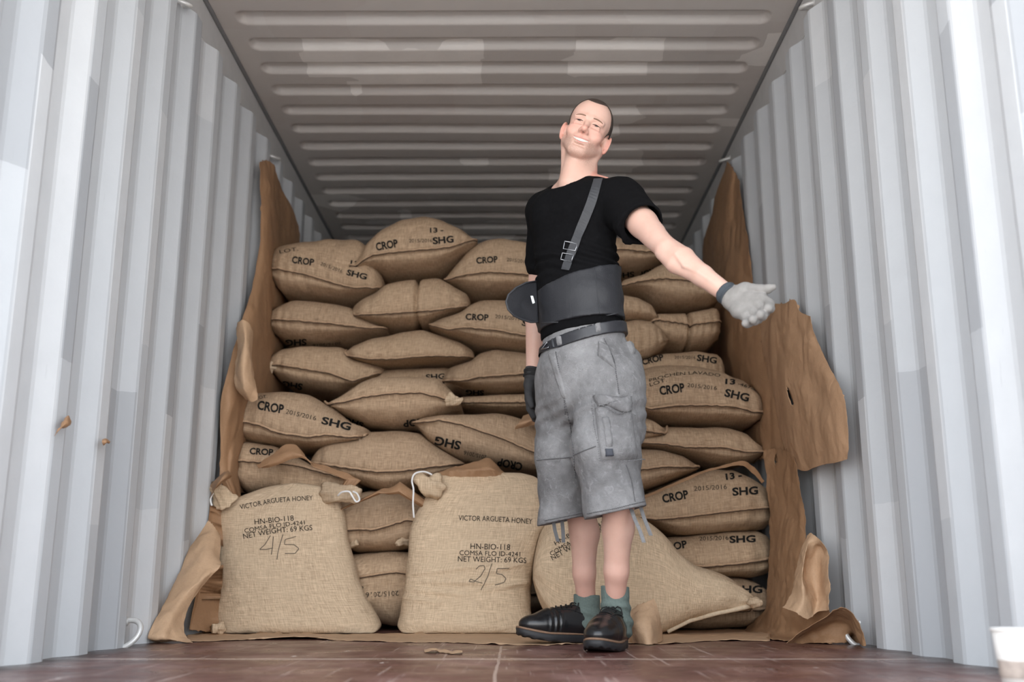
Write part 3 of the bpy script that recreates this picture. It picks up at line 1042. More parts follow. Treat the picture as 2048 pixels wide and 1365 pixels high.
def crop_set(key, crop=None, year=None, shg=None, num=None, nm='13 -'):
    for s, d, bold, faint in (('CROP', crop, True, False), ('2015/2016', year, False, True), ('SHG', shg, True, False), (nm, num, True, False)):
        if d:
            letter(key, s, d[0], d[1], bold, faint)


crop_set('A1', ([(583, 526), (627, 532)], 13), ([(640, 531), (684, 547)], 7), ([(692, 550), (732, 560)], 11), ([(700, 532), (716, 535)], 11), '13')
letter('A1', 'LOT.', [(560, 508), (597, 502)], 7, False)
crop_set('A2', None, ([(682, 684), (625, 688)], 5), ([(613, 678), (571, 680)], 12))
crop_set('A3', None, None, ([(606, 768), (566, 762)], 12))
crop_set('B1', ([(753, 502), (797, 494)], 15), ([(818, 486), (865, 485)], 7), ([(866, 489), (908, 485)], 13), ([(860, 466), (887, 465)], 9))
crop_set('B4', None, None, ([(852, 760), (890, 758)], 10))
crop_set('C1', ([(953, 528), (996, 525)], 12), ([(1014, 523), (1054, 528)], 7), None, None)
crop_set('C2', ([(931, 640), (977, 642)], 12), ([(990, 637), (1040, 642)], 7), ([(1043, 651), (1085, 662)], 11))
crop_set('C3', None, None, ([(968, 781), (932, 780)], 9))
crop_set('D1', ([(862, 836), (806, 841)], 13), None, ([(728, 846), (690, 834)], 9))
crop_set('D2', ([(514, 819), (566, 828)], 17), ([(571, 828), (631, 842)], 9), ([(642, 848), (700, 862)], 14))
letter('D2', 'LOT.', [(513, 800), (535, 797)], 6, False)
crop_set('D4', ([(1046, 927), (997, 916)], 15), ([(974, 911), (929, 901)], 8), ([(923, 884), (872, 873)], 16))
crop_set('D5', ([(499, 909), (546, 912)], 12))
crop_set('F2', None, ([(797, 1182), (731, 1186)], 10), ([(727, 1174), (668, 1166)], 16))
crop_set('H1', ([(1318, 533), (1277, 545)], 10), None, ([(1268, 543), (1229, 547)], 10))
crop_set('H6', ([(1285, 731), (1328, 721)], 12), ([(1349, 719), (1391, 719)], 6), ([(1393, 722), (1432, 728)], 12))
crop_set('H7', ([(1320, 791), (1370, 784)], 17), ([(1374, 775), (1433, 781)], 8), ([(1448, 793), (1496, 804)], 15), ([(1450, 769), (1470, 770)], 10), '13')
letter('H7', '-467-0', [(1475, 771), (1512, 783)], 6, False, True)
letter('H7', 'PROCHEN LAVADO', [(1299, 765), (1345, 753), (1394, 749), (1440, 755)], 6, False, True)
letter('H7', 'LOT.', [(1300, 774), (1334, 764)], 7, False)
crop_set('H11', ([(1326, 1007), (1378, 997)], 16), ([(1388, 983), (1454, 979)], 9), ([(1465, 992), (1516, 989)], 15), ([(1452, 961), (1484, 957)], 12))
crop_set('H12', ([(1322, 1106), (1375, 1096)], 14), ([(1399, 1083), (1457, 1081)], 8), ([(1459, 1087), (1511, 1085)], 13))
crop_set('H13', None, None, ([(1470, 1187), (1524, 1187)], 14))

letter('G2', 'VICTOR ARGUETA HONEY', [(917, 1042), (990, 1044), (1064, 1049)], 10.5, False)
letter('G2', 'HN-BIO-118', [(941, 1099), (1020, 1101)], 11.5, False)
letter('G2', 'COMSA FLO ID-4241', [(919, 1111), (1040, 1114)], 9.5, False)
letter('G2', 'NET WEIGHT: 69 KGS', [(916, 1124), (1052, 1127)], 11, False)
scrawl('G2', [[(952, 1139), (958, 1133), (968, 1132), (970, 1138), (962, 1152), (948, 1165), (938, 1164), (941, 1159), (952, 1164), (965, 1167)],
              [(984, 1128), (975, 1155), (962, 1181)], [(1018, 1137), (994, 1138), (993, 1148), (1004, 1150), (1012, 1158), (1008, 1166), (990, 1171)]])
letter('G1', 'VICTOR ARGUETA HONEY', [(481, 1020), (552, 1006), (626, 1001)], 9.5, False)
letter('G1', 'HN-BIO-118', [(510, 1050), (588, 1042)], 10.5, False)
letter('G1', 'COMSA FLO ID-4241', [(490, 1067), (550, 1056), (610, 1050)], 8.5, False)
letter('G1', 'NET WEIGHT: 69 KGS', [(488, 1079), (552, 1067), (625, 1061)], 10.5, False)
scrawl('G1', [[(541, 1072), (530, 1090), (519, 1100), (532, 1100), (546, 1097)], [(547, 1074), (545, 1095), (543, 1110)], [(566, 1070), (557, 1100), (554, 1120)],
              [(592, 1074), (570, 1080), (569, 1090), (588, 1090), (598, 1098), (590, 1108), (570, 1108)]])
letter('G3', 'HN-BIO-118', [(1112, 1092), (1180, 1053)], 9, False)
letter('G3', 'COMSA FLO ID-4241', [(1103, 1113), (1207, 1052)], 9, False)
letter('G3', 'NET WEIGHT: 69 KGS', [(1106, 1122), (1222, 1054)], 10, False)
# ------------------------------------------------------------------ brown kraft paper lining
def crow(P4, t):
    p0, p1, p2, p3 = P4
    return 0.5 * ((2 * p1) + (p2 - p0) * t + (2 * p0 - 5 * p1 + 4 * p2 - p3) * t * t + (3 * p1 - p0 - 3 * p2 + p3) * t ** 3)


def spline(a, n):
    """resample a list of points (any dimension) with a Catmull-Rom curve"""
    a = np.array(a, float)
    m = len(a)
    out = []
    for t in np.linspace(0, m - 1, n):
        i = min(int(t), m - 2)
        q = [a[max(0, i - 1)], a[i], a[i + 1], a[min(m - 1, i + 2)]]
        out.append(crow(q, t - i))
    return np.array(out)


def paper(label, rows, mat='kraft', nu=46, nv=46, wrinkle=0.006, tear=0.010, seed=1, edges='tblr', name='kraft_paper', streak=0.0, holes=(), drape=True):
    """a sheet through a grid of points; its edges are torn"""
    g = np.array([spline(r, nu) for r in rows])
    G_ = np.stack([spline(g[:, i], nv) for i in range(nu)], 1)          # nv x nu x 3
    du = np.gradient(G_, axis=1)
    dv = np.gradient(G_, axis=0)
    n = np.cross(du, dv)
    n = n / (np.linalg.norm(n, axis=2, keepdims=True) + 1e-9)
    for j in range(nv):
        for i in range(nu):
            p = G_[j, i]
            wq = 0.05 * nz(p[0], p[1] + 3 * seed, p[2], 6.0)
            r1 = 1 - 2 * abs(nz(p[0] + seed + wq, p[1] + wq, p[2] * 0.8 - wq, 10.0))
            r2 = 1 - 2 * abs(nz(p[0] + 2 * seed, p[1] + 0.7 * p[2], p[2] - 0.4 * p[1], 24.0))
            a = wrinkle * (0.9 * (r1 - 0.5) + 0.5 * (r2 - 0.5))
            if streak:
                a += streak * nz(p[1] + 0.25 * p[2] + seed, p[0], p[2] * 0.4, 4.5)
            G_[j, i] += n[j, i] * a
    # ragged edges
    for j in range(nv):
        for e, ii, jn in (('l', 0, 1), ('r', nu - 1, nu - 2)):
            if e in edges:
                k = tear * (0.5 + nz(j * 0.45, seed, ii) + 0.6 * nz(j * 1.7, seed, ii))
                d = G_[j, jn] - G_[j, ii]
                G_[j, ii] = G_[j, ii] + d / (np.linalg.norm(d) + 1e-6) * min(k, np.linalg.norm(d) * 0.9)
    for i in range(nu):
        for e, jj, jn in (('t', 0, 1), ('b', nv - 1, nv - 2)):
            if e in edges:
                k = tear * (0.5 + nz(i * 0.45, seed, jj + 9) + 0.6 * nz(i * 1.7, seed, jj))
                d = G_[jn, i] - G_[jj, i]
                G_[jj, i] = G_[jj, i] + d / (np.linalg.norm(d) + 1e-6) * min(k, np.linalg.norm(d) * 0.9)
    v = G_.reshape(-1, 3).copy()
    if drape:
        v = outside_sacks(v, 0.004)
        v[:, 0] = np.clip(v[:, 0], -1.184, 1.084)
    f = []
    for j in range(nv - 1):
        for i in range(nu - 1):
            if any((i / nu - a) ** 2 / ra ** 2 + (j / nv - b) ** 2 / rb ** 2 < 1 for a, b, ra, rb in holes):
                continue
            f.append((j * nu + i, j * nu + i + 1, (j + 1) * nu + i + 1, (j + 1) * nu + i))
    v[:, 2] = np.maximum(v[:, 2], 0.002)
    o = link_mesh(name, v, f, M[mat])
    mod_solid(o, 0.0012, 1)
    return tag(o, label, 'paper', 'torn brown lining paper')


XLP, XRP = -1.172, 1.072        # just off the ribs of either wall
ROOM_L, ROOM_R = XLP, XRP
# left wall: sheet that hangs beside the upper stack
paper('tall brown paper sheet hanging on the left wall behind the upper sacks',
      [[PX(520, 322, XLP), PX(533, 318, XLP), PX(548, 330, XLP + 0.01), PX(552, 352, XLP)],
       [PX(521, 400, XLP), PX(540, 395, XLP + 0.02), PX(560, 400, XLP), PX(592, 436, XLP)],
       [PX(520, 480, XLP), PX(538, 480, XLP + 0.02), PX(565, 480, XLP), PX(600, 490, XLP)],
       [PX(508, 560, XLP), PX(530, 560, XLP + 0.03), PX(560, 560, XLP + 0.02), PX(600, 570, XLP)],
       [PX(484, 640, XLP + 0.01), PX(515, 640, XLP + 0.05), PX(552, 640, XLP + 0.03), PX(590, 650, XLP)],
       [PX(455, 740, XLP + 0.01), PX(490, 740, XLP + 0.06), PX(540, 740, XLP + 0.05), PX(585, 750, XLP)],
       [PX(441, 810, XLP), PX(470, 812, XLP + 0.05), PX(520, 815, XLP + 0.05), PX(570, 820, XLP)],
       [PX(440, 900, XLP), PX(455, 905, XLP + 0.02), PX(480, 905, XLP + 0.04), PX(540, 905, XLP)],
       [PX(438, 985, XLP), PX(452, 985, XLP + 0.03), PX(470, 990, XLP + 0.04), PX(520, 990, XLP)]], seed=2, tear=0.016, nv=80, streak=0.010)
paper('curled strip of brown paper peeling off the left side beside the stack',
      [[P(472, 648, 4.05), P(486, 640, 4.0), P(500, 652, 4.03), P(506, 668, 4.08)],
       [P(474, 690, 4.02), P(488, 682, 3.94), P(500, 690, 3.97), P(505, 706, 4.05)],
       [P(468, 735, 4.0), P(484, 732, 3.92), P(498, 738, 3.95), P(507, 748, 4.03)],
       [P(470, 775, 4.0), P(486, 776, 3.93), P(502, 778, 3.96), P(514, 782, 4.0)],
       [P(490, 800, 4.03), P(498, 804, 4.0), P(506, 806, 4.0), P(516, 800, 4.0)]], 'kraft_light', seed=3, tear=0.012, nu=26)
paper('large folded brown paper flap leaning at the left wall foot beside the upright sack',
      [[P(418, 1040, 3.86), P(430, 1052, 3.84), P(436, 1062, 3.84), P(442, 1072, 3.84)],
       [P(385, 1085, 3.80), P(402, 1088, 3.74), P(425, 1100, 3.72), P(441, 1118, 3.74)],
       [P(350, 1135, 3.74), P(378, 1142, 3.65), P(410, 1146, 3.62), P(440, 1135, 3.66)],
       [P(325, 1185, 3.66), P(345, 1188, 3.58), P(370, 1190, 3.55), P(402, 1180, 3.62)],
       [P(295, 1225, 3.56), P(318, 1230, 3.50), P(345, 1232, 3.48), P(374, 1228, 3.56)],
       [P(267, 1270, 3.46), P(295, 1276, 3.42), P(330, 1276, 3.42), P(372, 1268, 3.52)],
       [PZ(266, 1276, 0.006), PZ(295, 1282, 0.004), PZ(340, 1284, 0.004), PZ(388, 1286, 0.004)]], 'kraft_light', seed=4, tear=0.010, nv=60)
paper('dark brown paper standing behind the folded flap beside the left upright sack',
      [[P(428, 975, 4.02), P(440, 960, 4.04), P(452, 955, 4.08), P(462, 948, 4.1)],
       [P(410, 1030, 4.0), P(424, 1030, 4.02), P(436, 1030, 4.06), P(460, 1030, 4.1)],
       [P(404, 1110, 3.96), P(416, 1110, 4.0), P(430, 1110, 4.05), P(460, 1110, 4.1)],
       [P(380, 1190, 3.90), P(400, 1190, 3.94), P(425, 1190, 4.0), P(460, 1190, 4.1)],
       [P(372, 1262, 3.85), P(395, 1264, 3.88), P(425, 1266, 3.98), P(460, 1250, 4.08)]], seed=5, tear=0.012)
paper('curled corner of brown paper over the left shoulder of the upright sack marked 4/5',
      [[P(418, 972, 3.98), P(432, 958, 3.95), P(448, 944, 3.97), P(458, 940, 4.02)],
       [P(424, 984, 3.93), P(436, 968, 3.88), P(452, 952, 3.90), P(462, 950, 3.98)],
       [P(420, 1000, 3.97), P(430, 982, 3.94), P(446, 966, 3.95), P(460, 958, 4.02)]], seed=6, tear=0.006, nu=24, nv=24, drape=False)
# on the floor along the front of the stack
row_b = [PZ(x, y, 0.006) for x, y in ((374, 1262), (480, 1268), (600, 1266), (700, 1268), (800, 1266), (900, 1266), (1000, 1267), (1100, 1266), (1200, 1262), (1300, 1262), (1420, 1256), (1540, 1250))]
row_m = [PZ(x, y, z) for x, y, z in ((372, 1275, .004), (480, 1278, .004), (600, 1273, .012), (700, 1277, .004), (800, 1276, .004), (900, 1276, .008), (1000, 1278, .004), (1100, 1278, .004), (1200, 1272, .004), (1300, 1276, .004), (1420, 1270, .006), (1540, 1266, .01))]
row_f = [PZ(x, y, 0.004) for x, y in ((376, 1284), (480, 1280), (580, 1276), (690, 1281), (800, 1284), (900, 1285), (1000, 1289), (1100, 1290), (1200, 1286), (1330, 1288), (1420, 1282), (1540, 1282))]
paper('long strip of brown paper lying on the floor under the front sacks', [row_b, row_m, row_f], 'kraft_light', nu=150, nv=14, seed=7, tear=0.03, wrinkle=0.004, edges='b')
# right wall
paper('tall dark brown paper sheet hanging at the upper right wall above the hand',
      [[PX(1452, 322, XRP), PX(1462, 330, XRP - 0.01), PX(1470, 345, XRP), PX(1476, 360, XRP)],
       [PX(1418, 440, XRP), PX(1445, 430, XRP - 0.03), PX(1470, 430, XRP), PX(1488, 440, XRP)],
       [PX(1404, 500, XRP), PX(1438, 500, XRP - 0.03), PX(1470, 500, XRP - 0.01), PX(1500, 510, XRP)],
       [PX(1404, 580, XRP), PX(1440, 580, XRP - 0.04), PX(1476, 580, XRP - 0.03), PX(1508, 590, XRP)],
       [PX(1410, 660, XRP), PX(1450, 660, XRP - 0.05), PX(1490, 660, XRP - 0.04), PX(1540, 665, XRP)],
       [PX(1415, 740, XRP), PX(1470, 740, XRP - 0.05), PX(1510, 745, XRP - 0.04), PX(1560, 750, XRP)],
       [PX(1430, 830, XRP), PX(1490, 830, XRP - 0.04), PX(1535, 835, XRP - 0.03), PX(1590, 850, XRP)],
       [PX(1450, 920, XRP), PX(1510, 920, XRP - 0.04), PX(1550, 925, XRP - 0.03), PX(1600, 930, XRP)]], seed=8, tear=0.015, nv=90, streak=0.010, nu=60)
paper('big wrinkled brown paper flap spread over the right wall below the open hand',
      [[PX(1516, 612, XRP - 0.016), PX(1540, 606, XRP - 0.020), PX(1570, 606, XRP - 0.020), PX(1592, 598, XRP - 0.016), PX(1600, 622, XRP - 0.018), PX(1622, 632, XRP - 0.016)],
       [PX(1518, 660, XRP - 0.025), PX(1546, 662, XRP - 0.033), PX(1574, 664, XRP - 0.033), PX(1596, 664, XRP - 0.025), PX(1615, 672, XRP - 0.025), PX(1634, 680, XRP - 0.016)],
       [PX(1524, 720, XRP - 0.029), PX(1552, 722, XRP - 0.041), PX(1582, 724, XRP - 0.037), PX(1606, 726, XRP - 0.033), PX(1632, 730, XRP - 0.033), PX(1660, 736, XRP - 0.016)],
       [PX(1538, 780, XRP - 0.025), PX(1566, 782, XRP - 0.046), PX(1598, 784, XRP - 0.046), PX(1630, 786, XRP - 0.037), PX(1660, 786, XRP - 0.033), PX(1688, 782, XRP - 0.016)],
       [PX(1552, 840, XRP - 0.020), PX(1582, 844, XRP - 0.041), PX(1612, 846, XRP - 0.046), PX(1642, 848, XRP - 0.046), PX(1670, 846, XRP - 0.033), PX(1696, 826, XRP - 0.016)],
       [PX(1572, 900, XRP - 0.020), PX(1596, 904, XRP - 0.037), PX(1622, 906, XRP - 0.041), PX(1650, 908, XRP - 0.037), PX(1676, 902, XRP - 0.029), PX(1698, 890, XRP - 0.016)],
       [PX(1584, 930, XRP - 0.020), PX(1604, 944, XRP - 0.029), PX(1626, 938, XRP - 0.033), PX(1648, 930, XRP - 0.033), PX(1674, 926, XRP - 0.025), PX(1695, 920, XRP - 0.016)]],
      seed=9, tear=0.022, nu=80, nv=90, wrinkle=0.004, streak=0.022, mat='kraft_mid', holes=((0.27, 0.52, 0.012, 0.05),))
paper('brown paper sheet standing at the right wall beside the lower printed sacks',
      [[P(1528, 900, 4.20), P(1548, 896, 4.12), P(1572, 900, 3.95), P(1590, 915, 3.82)],
       [P(1532, 960, 4.16), P(1552, 958, 4.08), P(1580, 960, 3.92), P(1600, 970, 3.80)],
       [P(1538, 1030, 4.14), P(1556, 1030, 4.02), P(1586, 1030, 3.88), P(1612, 1040, 3.72)],
       [P(1538, 1100, 4.12), P(1558, 1100, 3.98), P(1584, 1100, 3.84), P(1614, 1085, 3.70)],
       [P(1534, 1170, 4.10), P(1558, 1172, 3.96), P(1590, 1170, 3.80), P(1640, 1160, 3.60)],
       [P(1530, 1222, 4.06), P(1556, 1224, 3.88), P(1596, 1226, 3.70), P(1660, 1222, 3.52)],
       [PZ(1490, 1258, 0.012), PZ(1545, 1268, 0.010), PZ(1600, 1274, 0.008), PZ(1668, 1280, 0.006)],
       [PZ(1500, 1272, 0.006), PZ(1548, 1280, 0.005), PZ(1600, 1284, 0.005), PZ(1664, 1288, 0.004)]], seed=10, tear=0.012, nv=90, nu=60, streak=0.008, holes=((0.35, 0.06, 0.05, 0.018),))
paper('pale folded-back edge of brown paper curling out at the right wall foot',
      [[P(1612, 1070, 3.62), P(1622, 1066, 3.58), P(1638, 1078, 3.52), P(1650, 1092, 3.50), P(1656, 1106, 3.52)],
       [P(1600, 1105, 3.62), P(1612, 1096, 3.54), P(1622, 1100, 3.56), P(1640, 1100, 3.56), P(1658, 1120, 3.50)],
       [P(1588, 1150, 3.62), P(1604, 1146, 3.52), P(1612, 1150, 3.58), P(1634, 1150, 3.58), P(1660, 1160, 3.47)],
       [P(1582, 1190, 3.60), P(1604, 1196, 3.50), P(1622, 1200, 3.52), P(1636, 1192, 3.56), P(1658, 1196, 3.46)],
       [P(1562, 1215, 3.58), P(1590, 1226, 3.50), P(1614, 1240, 3.50), P(1636, 1226, 3.52), P(1658, 1222, 3.45)]], 'kraft_light', seed=11, tear=0.006, nv=50)
paper('rolled-up corner of brown paper on the floor at the right wall',
      [[PZ(1572, 1290, 0.004), P(1600, 1268, 3.34), P(1634, 1246, 3.30), P(1666, 1222, 3.28), P(1690, 1218, 3.26), P(1710, 1236, 3.25), P(1728, 1274, 3.24), PZ(1733, 1294, 0.004)],
       [PZ(1590, 1288, 0.004), P(1618, 1270, 3.42), P(1648, 1258, 3.40), P(1676, 1246, 3.38), P(1696, 1250, 3.36), P(1708, 1264, 3.34), P(1716, 1280, 3.32), PZ(1722, 1292, 0.003)],
       [PZ(1600, 1288, 0.003), PZ(1628, 1287, 0.003), PZ(1655, 1288, 0.003), PZ(1682, 1288, 0.003), PZ(1700, 1287, 0.003), PZ(1706, 1282, 0.003), PZ(1710, 1280, 0.003), PZ(1716, 1278, 0.003)]],
      'kraft', seed=12, tear=0.006, nv=26, nu=60)
paper('upright torn scrap of brown paper beside the heel of the front shoe',
      [[P(1262, 1222, 3.42), P(1276, 1208, 3.40), P(1294, 1204, 3.40), P(1308, 1196, 3.42)],
       [P(1258, 1250, 3.38), P(1276, 1248, 3.33), P(1300, 1240, 3.34), P(1322, 1232, 3.40)],
       [PZ(1258, 1284, 0.003), PZ(1280, 1290, 0.003), PZ(1305, 1291, 0.003), PZ(1328, 1284, 0.004)]], 'kraft_light', seed=13, tear=0.008, nu=28, nv=28)
# torn pieces caught between the sacks
paper('torn brown paper scrap lying across the sack at the left edge of the stack',
      [[P(512, 934, 4.06), P(545, 912, 4.05), P(566, 892, 4.05), P(592, 888, 4.04), P(606, 908, 4.04)],
       [P(516, 937, 4.02), P(552, 922, 4.0), P(578, 908, 3.99), P(602, 908, 3.99), P(622, 926, 4.0)],
       [P(524, 938, 4.04), P(560, 930, 4.01), P(584, 920, 4.0), P(606, 918, 4.0), P(630, 936, 4.02)]], seed=14, tear=0.010, nu=36, nv=16)
paper('long torn strip of brown paper hanging between the two upright sacks',
      [[P(618, 924, 4.08), P(680, 940, 4.06), P(720, 960, 4.05), P(770, 976, 4.05), P(800, 962, 4.06), P(836, 944, 4.06)],
       [P(622, 932, 4.04), P(684, 956, 4.02), P(724, 976, 4.0), P(772, 986, 4.0), P(806, 976, 4.0), P(838, 956, 4.02)],
       [P(640, 938, 4.06), P(690, 962, 4.04), P(730, 980, 4.02), P(774, 990, 4.02), P(812, 982, 4.02), P(838, 962, 4.04)]], seed=15, tear=0.008, nu=50, nv=14)
paper('torn brown paper standing up on top of the upright sack marked 2/5',
      [[P(872, 946, 4.12), P(905, 934, 4.11), P(940, 926, 4.12), P(975, 916, 4.12), P(1000, 936, 4.12), P(1018, 956, 4.12)],
       [P(870, 952, 4.06), P(905, 946, 4.05), P(940, 942, 4.05), P(978, 936, 4.05), P(1002, 948, 4.06), P(1020, 958, 4.08)],
       [P(872, 958, 4.07), P(905, 956, 4.07), P(940, 956, 4.07), P(978, 956, 4.07), P(1002, 958, 4.07), P(1020, 960, 4.08)]], seed=16, tear=0.008, nu=44, nv=18)
paper('narrow torn strip of brown paper across the sacks right of the shorts',
      [[P(1286, 992, 3.92), P(1330, 974, 3.90), P(1370, 956, 3.89), P(1410, 940, 3.9), P(1450, 930, 3.92), P(1484, 922, 3.95), P(1510, 936, 3.98), P(1530, 964, 4.0)],
       [P(1288, 997, 3.90), P(1332, 979, 3.88), P(1372, 962, 3.87), P(1412, 945, 3.88), P(1452, 935, 3.90), P(1484, 932, 3.92), P(1506, 948, 3.96), P(1524, 968, 3.99)]], seed=17, tear=0.003, nu=60, nv=8, wrinkle=0.003)
# crumbs of paper stuck to the steel and lying on the floor
paper('crumpled scrap of brown paper stuck high on the left wall, the larger of two',
      [[PX(128, 838, -1.17), PX(138, 830, -1.165), PX(144, 842, -1.17)], [PX(118, 856, -1.16), PX(130, 850, -1.15), PX(142, 852, -1.165)], [PX(106, 874, -1.17), PX(116, 860, -1.16), PX(128, 856, -1.17)]],
      seed=18, tear=0.004, nu=12, nv=12, name='paper_scrap')
paper('crumpled scrap of brown paper stuck to the left wall, the smaller of two',
      [[PX(203, 880, -1.17), PX(212, 878, -1.165), PX(223, 882, -1.17)], [PX(204, 886, -1.16), PX(213, 884, -1.15), PX(222, 886, -1.165)], [PX(206, 893, -1.17), PX(214, 886, -1.16), PX(220, 890, -1.17)]],
      seed=19, tear=0.004, nu=12, nv=12, name='paper_scrap')
paper('pale paper scrap lying on the red floor in front of the upright sacks',
      [[PZ(846, 1300, 0.004), PZ(866, 1297, 0.010), PZ(880, 1300, 0.005), PZ(908, 1301, 0.008), PZ(926, 1303, 0.004)],
       [PZ(848, 1304, 0.004), PZ(866, 1305, 0.006), PZ(882, 1305, 0.004), PZ(904, 1307, 0.005), PZ(926, 1307, 0.004)]], 'kraft_light', seed=20, tear=0.02, nu=30, nv=8, name='paper_scrap')
# brown tape left on the ribs of the right wall
for k, (q, lab) in enumerate((([(1637, 15), (1648, 12), (1652, 78), (1644, 86)], 'nearest the doors'), ([(1589, 95), (1598, 90), (1603, 146), (1595, 152)], 'second from the doors'),
                              ([(1553, 172), (1561, 166), (1567, 218), (1560, 226)], 'third from the doors'), ([(1520, 222), (1527, 217), (1528, 268), (1523, 272)], 'fourth from the doors'))):
    x = XR - 0.006
    p = [PX(c[0] - 5, c[1], x) for c in q]
    paper('strip of brown tape on a groove of the upper right wall, ' + lab, [[p[0], (p[0] + p[1]) / 2, p[1]], [(p[0] + p[3]) / 2, sum(p) / 4 + np.array([-0.004, 0, 0]), (p[1] + p[2]) / 2], [p[3], (p[2] + p[3]) / 2, p[2]]],
          seed=30 + k, tear=0.004, nu=8, nv=16, wrinkle=0.002, name='tape_strip', drape=False)['category'] = 'tape'


# white strings at the mouths of the upright sacks
def string_on(key, pts, name='drawstring'):
    o, bv = SACKS[key]
    q = spline([P(*p) for p in pts], 40)
    return MB().tube(q, 0.0035, 8).build(name, M['string'], o)


string_on('G1', [(676, 992, 3.95), (684, 985, 3.93), (698, 984, 3.92), (704, 992, 3.92), (712, 1004, 3.92), (719, 1000, 3.93), (714, 988, 3.95), (706, 984, 3.96)])
string_on('G1', [(424, 1012, 4.0), (421, 1000, 4.0), (426, 988, 4.02), (434, 982, 4.05)])
string_on('G2', [(828, 1036, 3.98), (826, 1010, 3.97), (827, 980, 3.97), (824, 962, 3.98), (830, 948, 3.98), (848, 944, 4.0), (864, 950, 4.02)])


# gathered cloth ears at the sack mouths
def ear(key, pts, rs, seed):
    o, bv = SACKS[key]
    q = spline([P(*p) for p in pts], 16)
    rr = np.interp(np.linspace(0, 1, 16), np.linspace(0, 1, len(rs)), rs)
    mb = MB().tube(q, [r for r in rr], 28)
    vv = []
    for p in mb.v:
        a = 0.14 * nz(p[0], p[1] + seed, p[2], 40)
        c = min(q, key=lambda k: np.linalg.norm(k - np.array(p)))
        an = math.atan2(p[2] - c[2], p[0] - c[0])
        dd = (np.array(p) - c) * (1 + 2.2 * a + 0.16 * math.sin(5 * an + seed + 30 * p[0]))
        dd[1] *= 0.45
        vv.append(tuple(np.array(c) + dd))
    uv = [(p[0], p[2]) for p in vv]
    return link_mesh('corner_ear', vv, mb.f, M['burlap_pale'], o, uv=uv)


ear('G1', [(450, 1006, 4.06), (442, 992, 4.04), (432, 978, 4.02), (426, 970, 4.01)], [0.045, 0.030, 0.024, 0.030], 1)
ear('G1', [(655, 985, 4.10), (676, 988, 4.05), (700, 990, 4.02), (716, 990, 4.0)], [0.040, 0.034, 0.032, 0.026], 2)
ear('G1', [(440, 1258, 3.93), (432, 1258, 3.90), (424, 1258, 3.89)], [0.022, 0.014, 0.016], 3)
ear('G2', [(872, 975, 4.06), (856, 972, 4.03), (842, 960, 4.02), (832, 952, 4.02)], [0.05, 0.036, 0.028, 0.022], 4)
ear('A3', [(542, 734, 4.62), (535, 734, 4.6), (530, 732, 4.6)], [0.03, 0.016, 0.020], 5)
ear('F1', [(684, 1094, 4.24), (698, 1092, 4.20), (714, 1086, 4.17)], [0.026, 0.014, 0.010], 6)
ear('F1', [(818, 1082, 4.24), (806, 1084, 4.2), (794, 1088, 4.17)], [0.026, 0.015, 0.010], 7)
ear('D1', [(900, 800, 4.26), (914, 803, 4.22), (926, 797, 4.20)], [0.028, 0.016, 0.004], 8)
ear('G3', [(1505, 1204, 3.86), (1516, 1206, 3.83), (1524, 1206, 3.83)], [0.02, 0.014, 0.010], 9)
paper('small folded corner of a burlap sack sticking up below the hanging dark glove',  # a sack corner, built here as a small paper sheet
      [[P(1046, 832, 4.20), P(1060, 826, 4.24), P(1074, 820, 4.30)], [P(1036, 846, 4.08), P(1056, 840, 4.08), P(1076, 834, 4.10)], [P(1028, 862, 4.10), P(1050, 856, 4.10), P(1076, 850, 4.12)]],
      'kraft_mid', seed=22, tear=0.006, nu=20, nv=20)

# paper cup at the right edge
cb = PZ(2046, 1392, 0.0)
cupo = bpy.data.objects.new('paper_cup', None)
COL.objects.link(cupo)
cupo.location = cb
tag(cupo, 'white paper cup on the floor at the right wall nearest the doors', 'cup')
cup_m = plain('white_card', (0.72, 0.70, 0.67), 0.6, 0, 0.06, 30)


def lathe(name, prof, mat, parent, n=40):
    v, f = [], []
    for r, z in prof:
        for k in range(n):
            v.append((r * math.cos(2 * math.pi * k / n), r * math.sin(2 * math.pi * k / n), z))
    for j in range(len(prof) - 1):
        for k in range(n):
            f.append((j * n + k, j * n + (k + 1) % n, (j + 1) * n + (k + 1) % n, (j + 1) * n + k))
    f.append(tuple(range(n))[::-1])
    f.append(tuple((len(prof) - 1) * n + k for k in range(n)))
    return link_mesh(name, v, f, mat, parent)


CS = 1.0
lathe('cup_wall', [(0.029, 0.0), (0.030, 0.0), (0.0415, 0.112), (0.0395, 0.112), (0.0285, 0.006)], cup_m, cupo)
lathe('rim', [(0.0400, 0.110), (0.0432, 0.1105), (0.0440, 0.113), (0.0425, 0.1155), (0.0395, 0.1145), (0.0390, 0.112)], cup_m, cupo)
lathe('coffee_stain', [(0.0335, 0.030), (0.0338, 0.032), (0.0365, 0.060), (0.0362, 0.061)], plain('brown_print', (0.38, 0.32, 0.28), 0.8, 0, 0.5, 60), cupo)
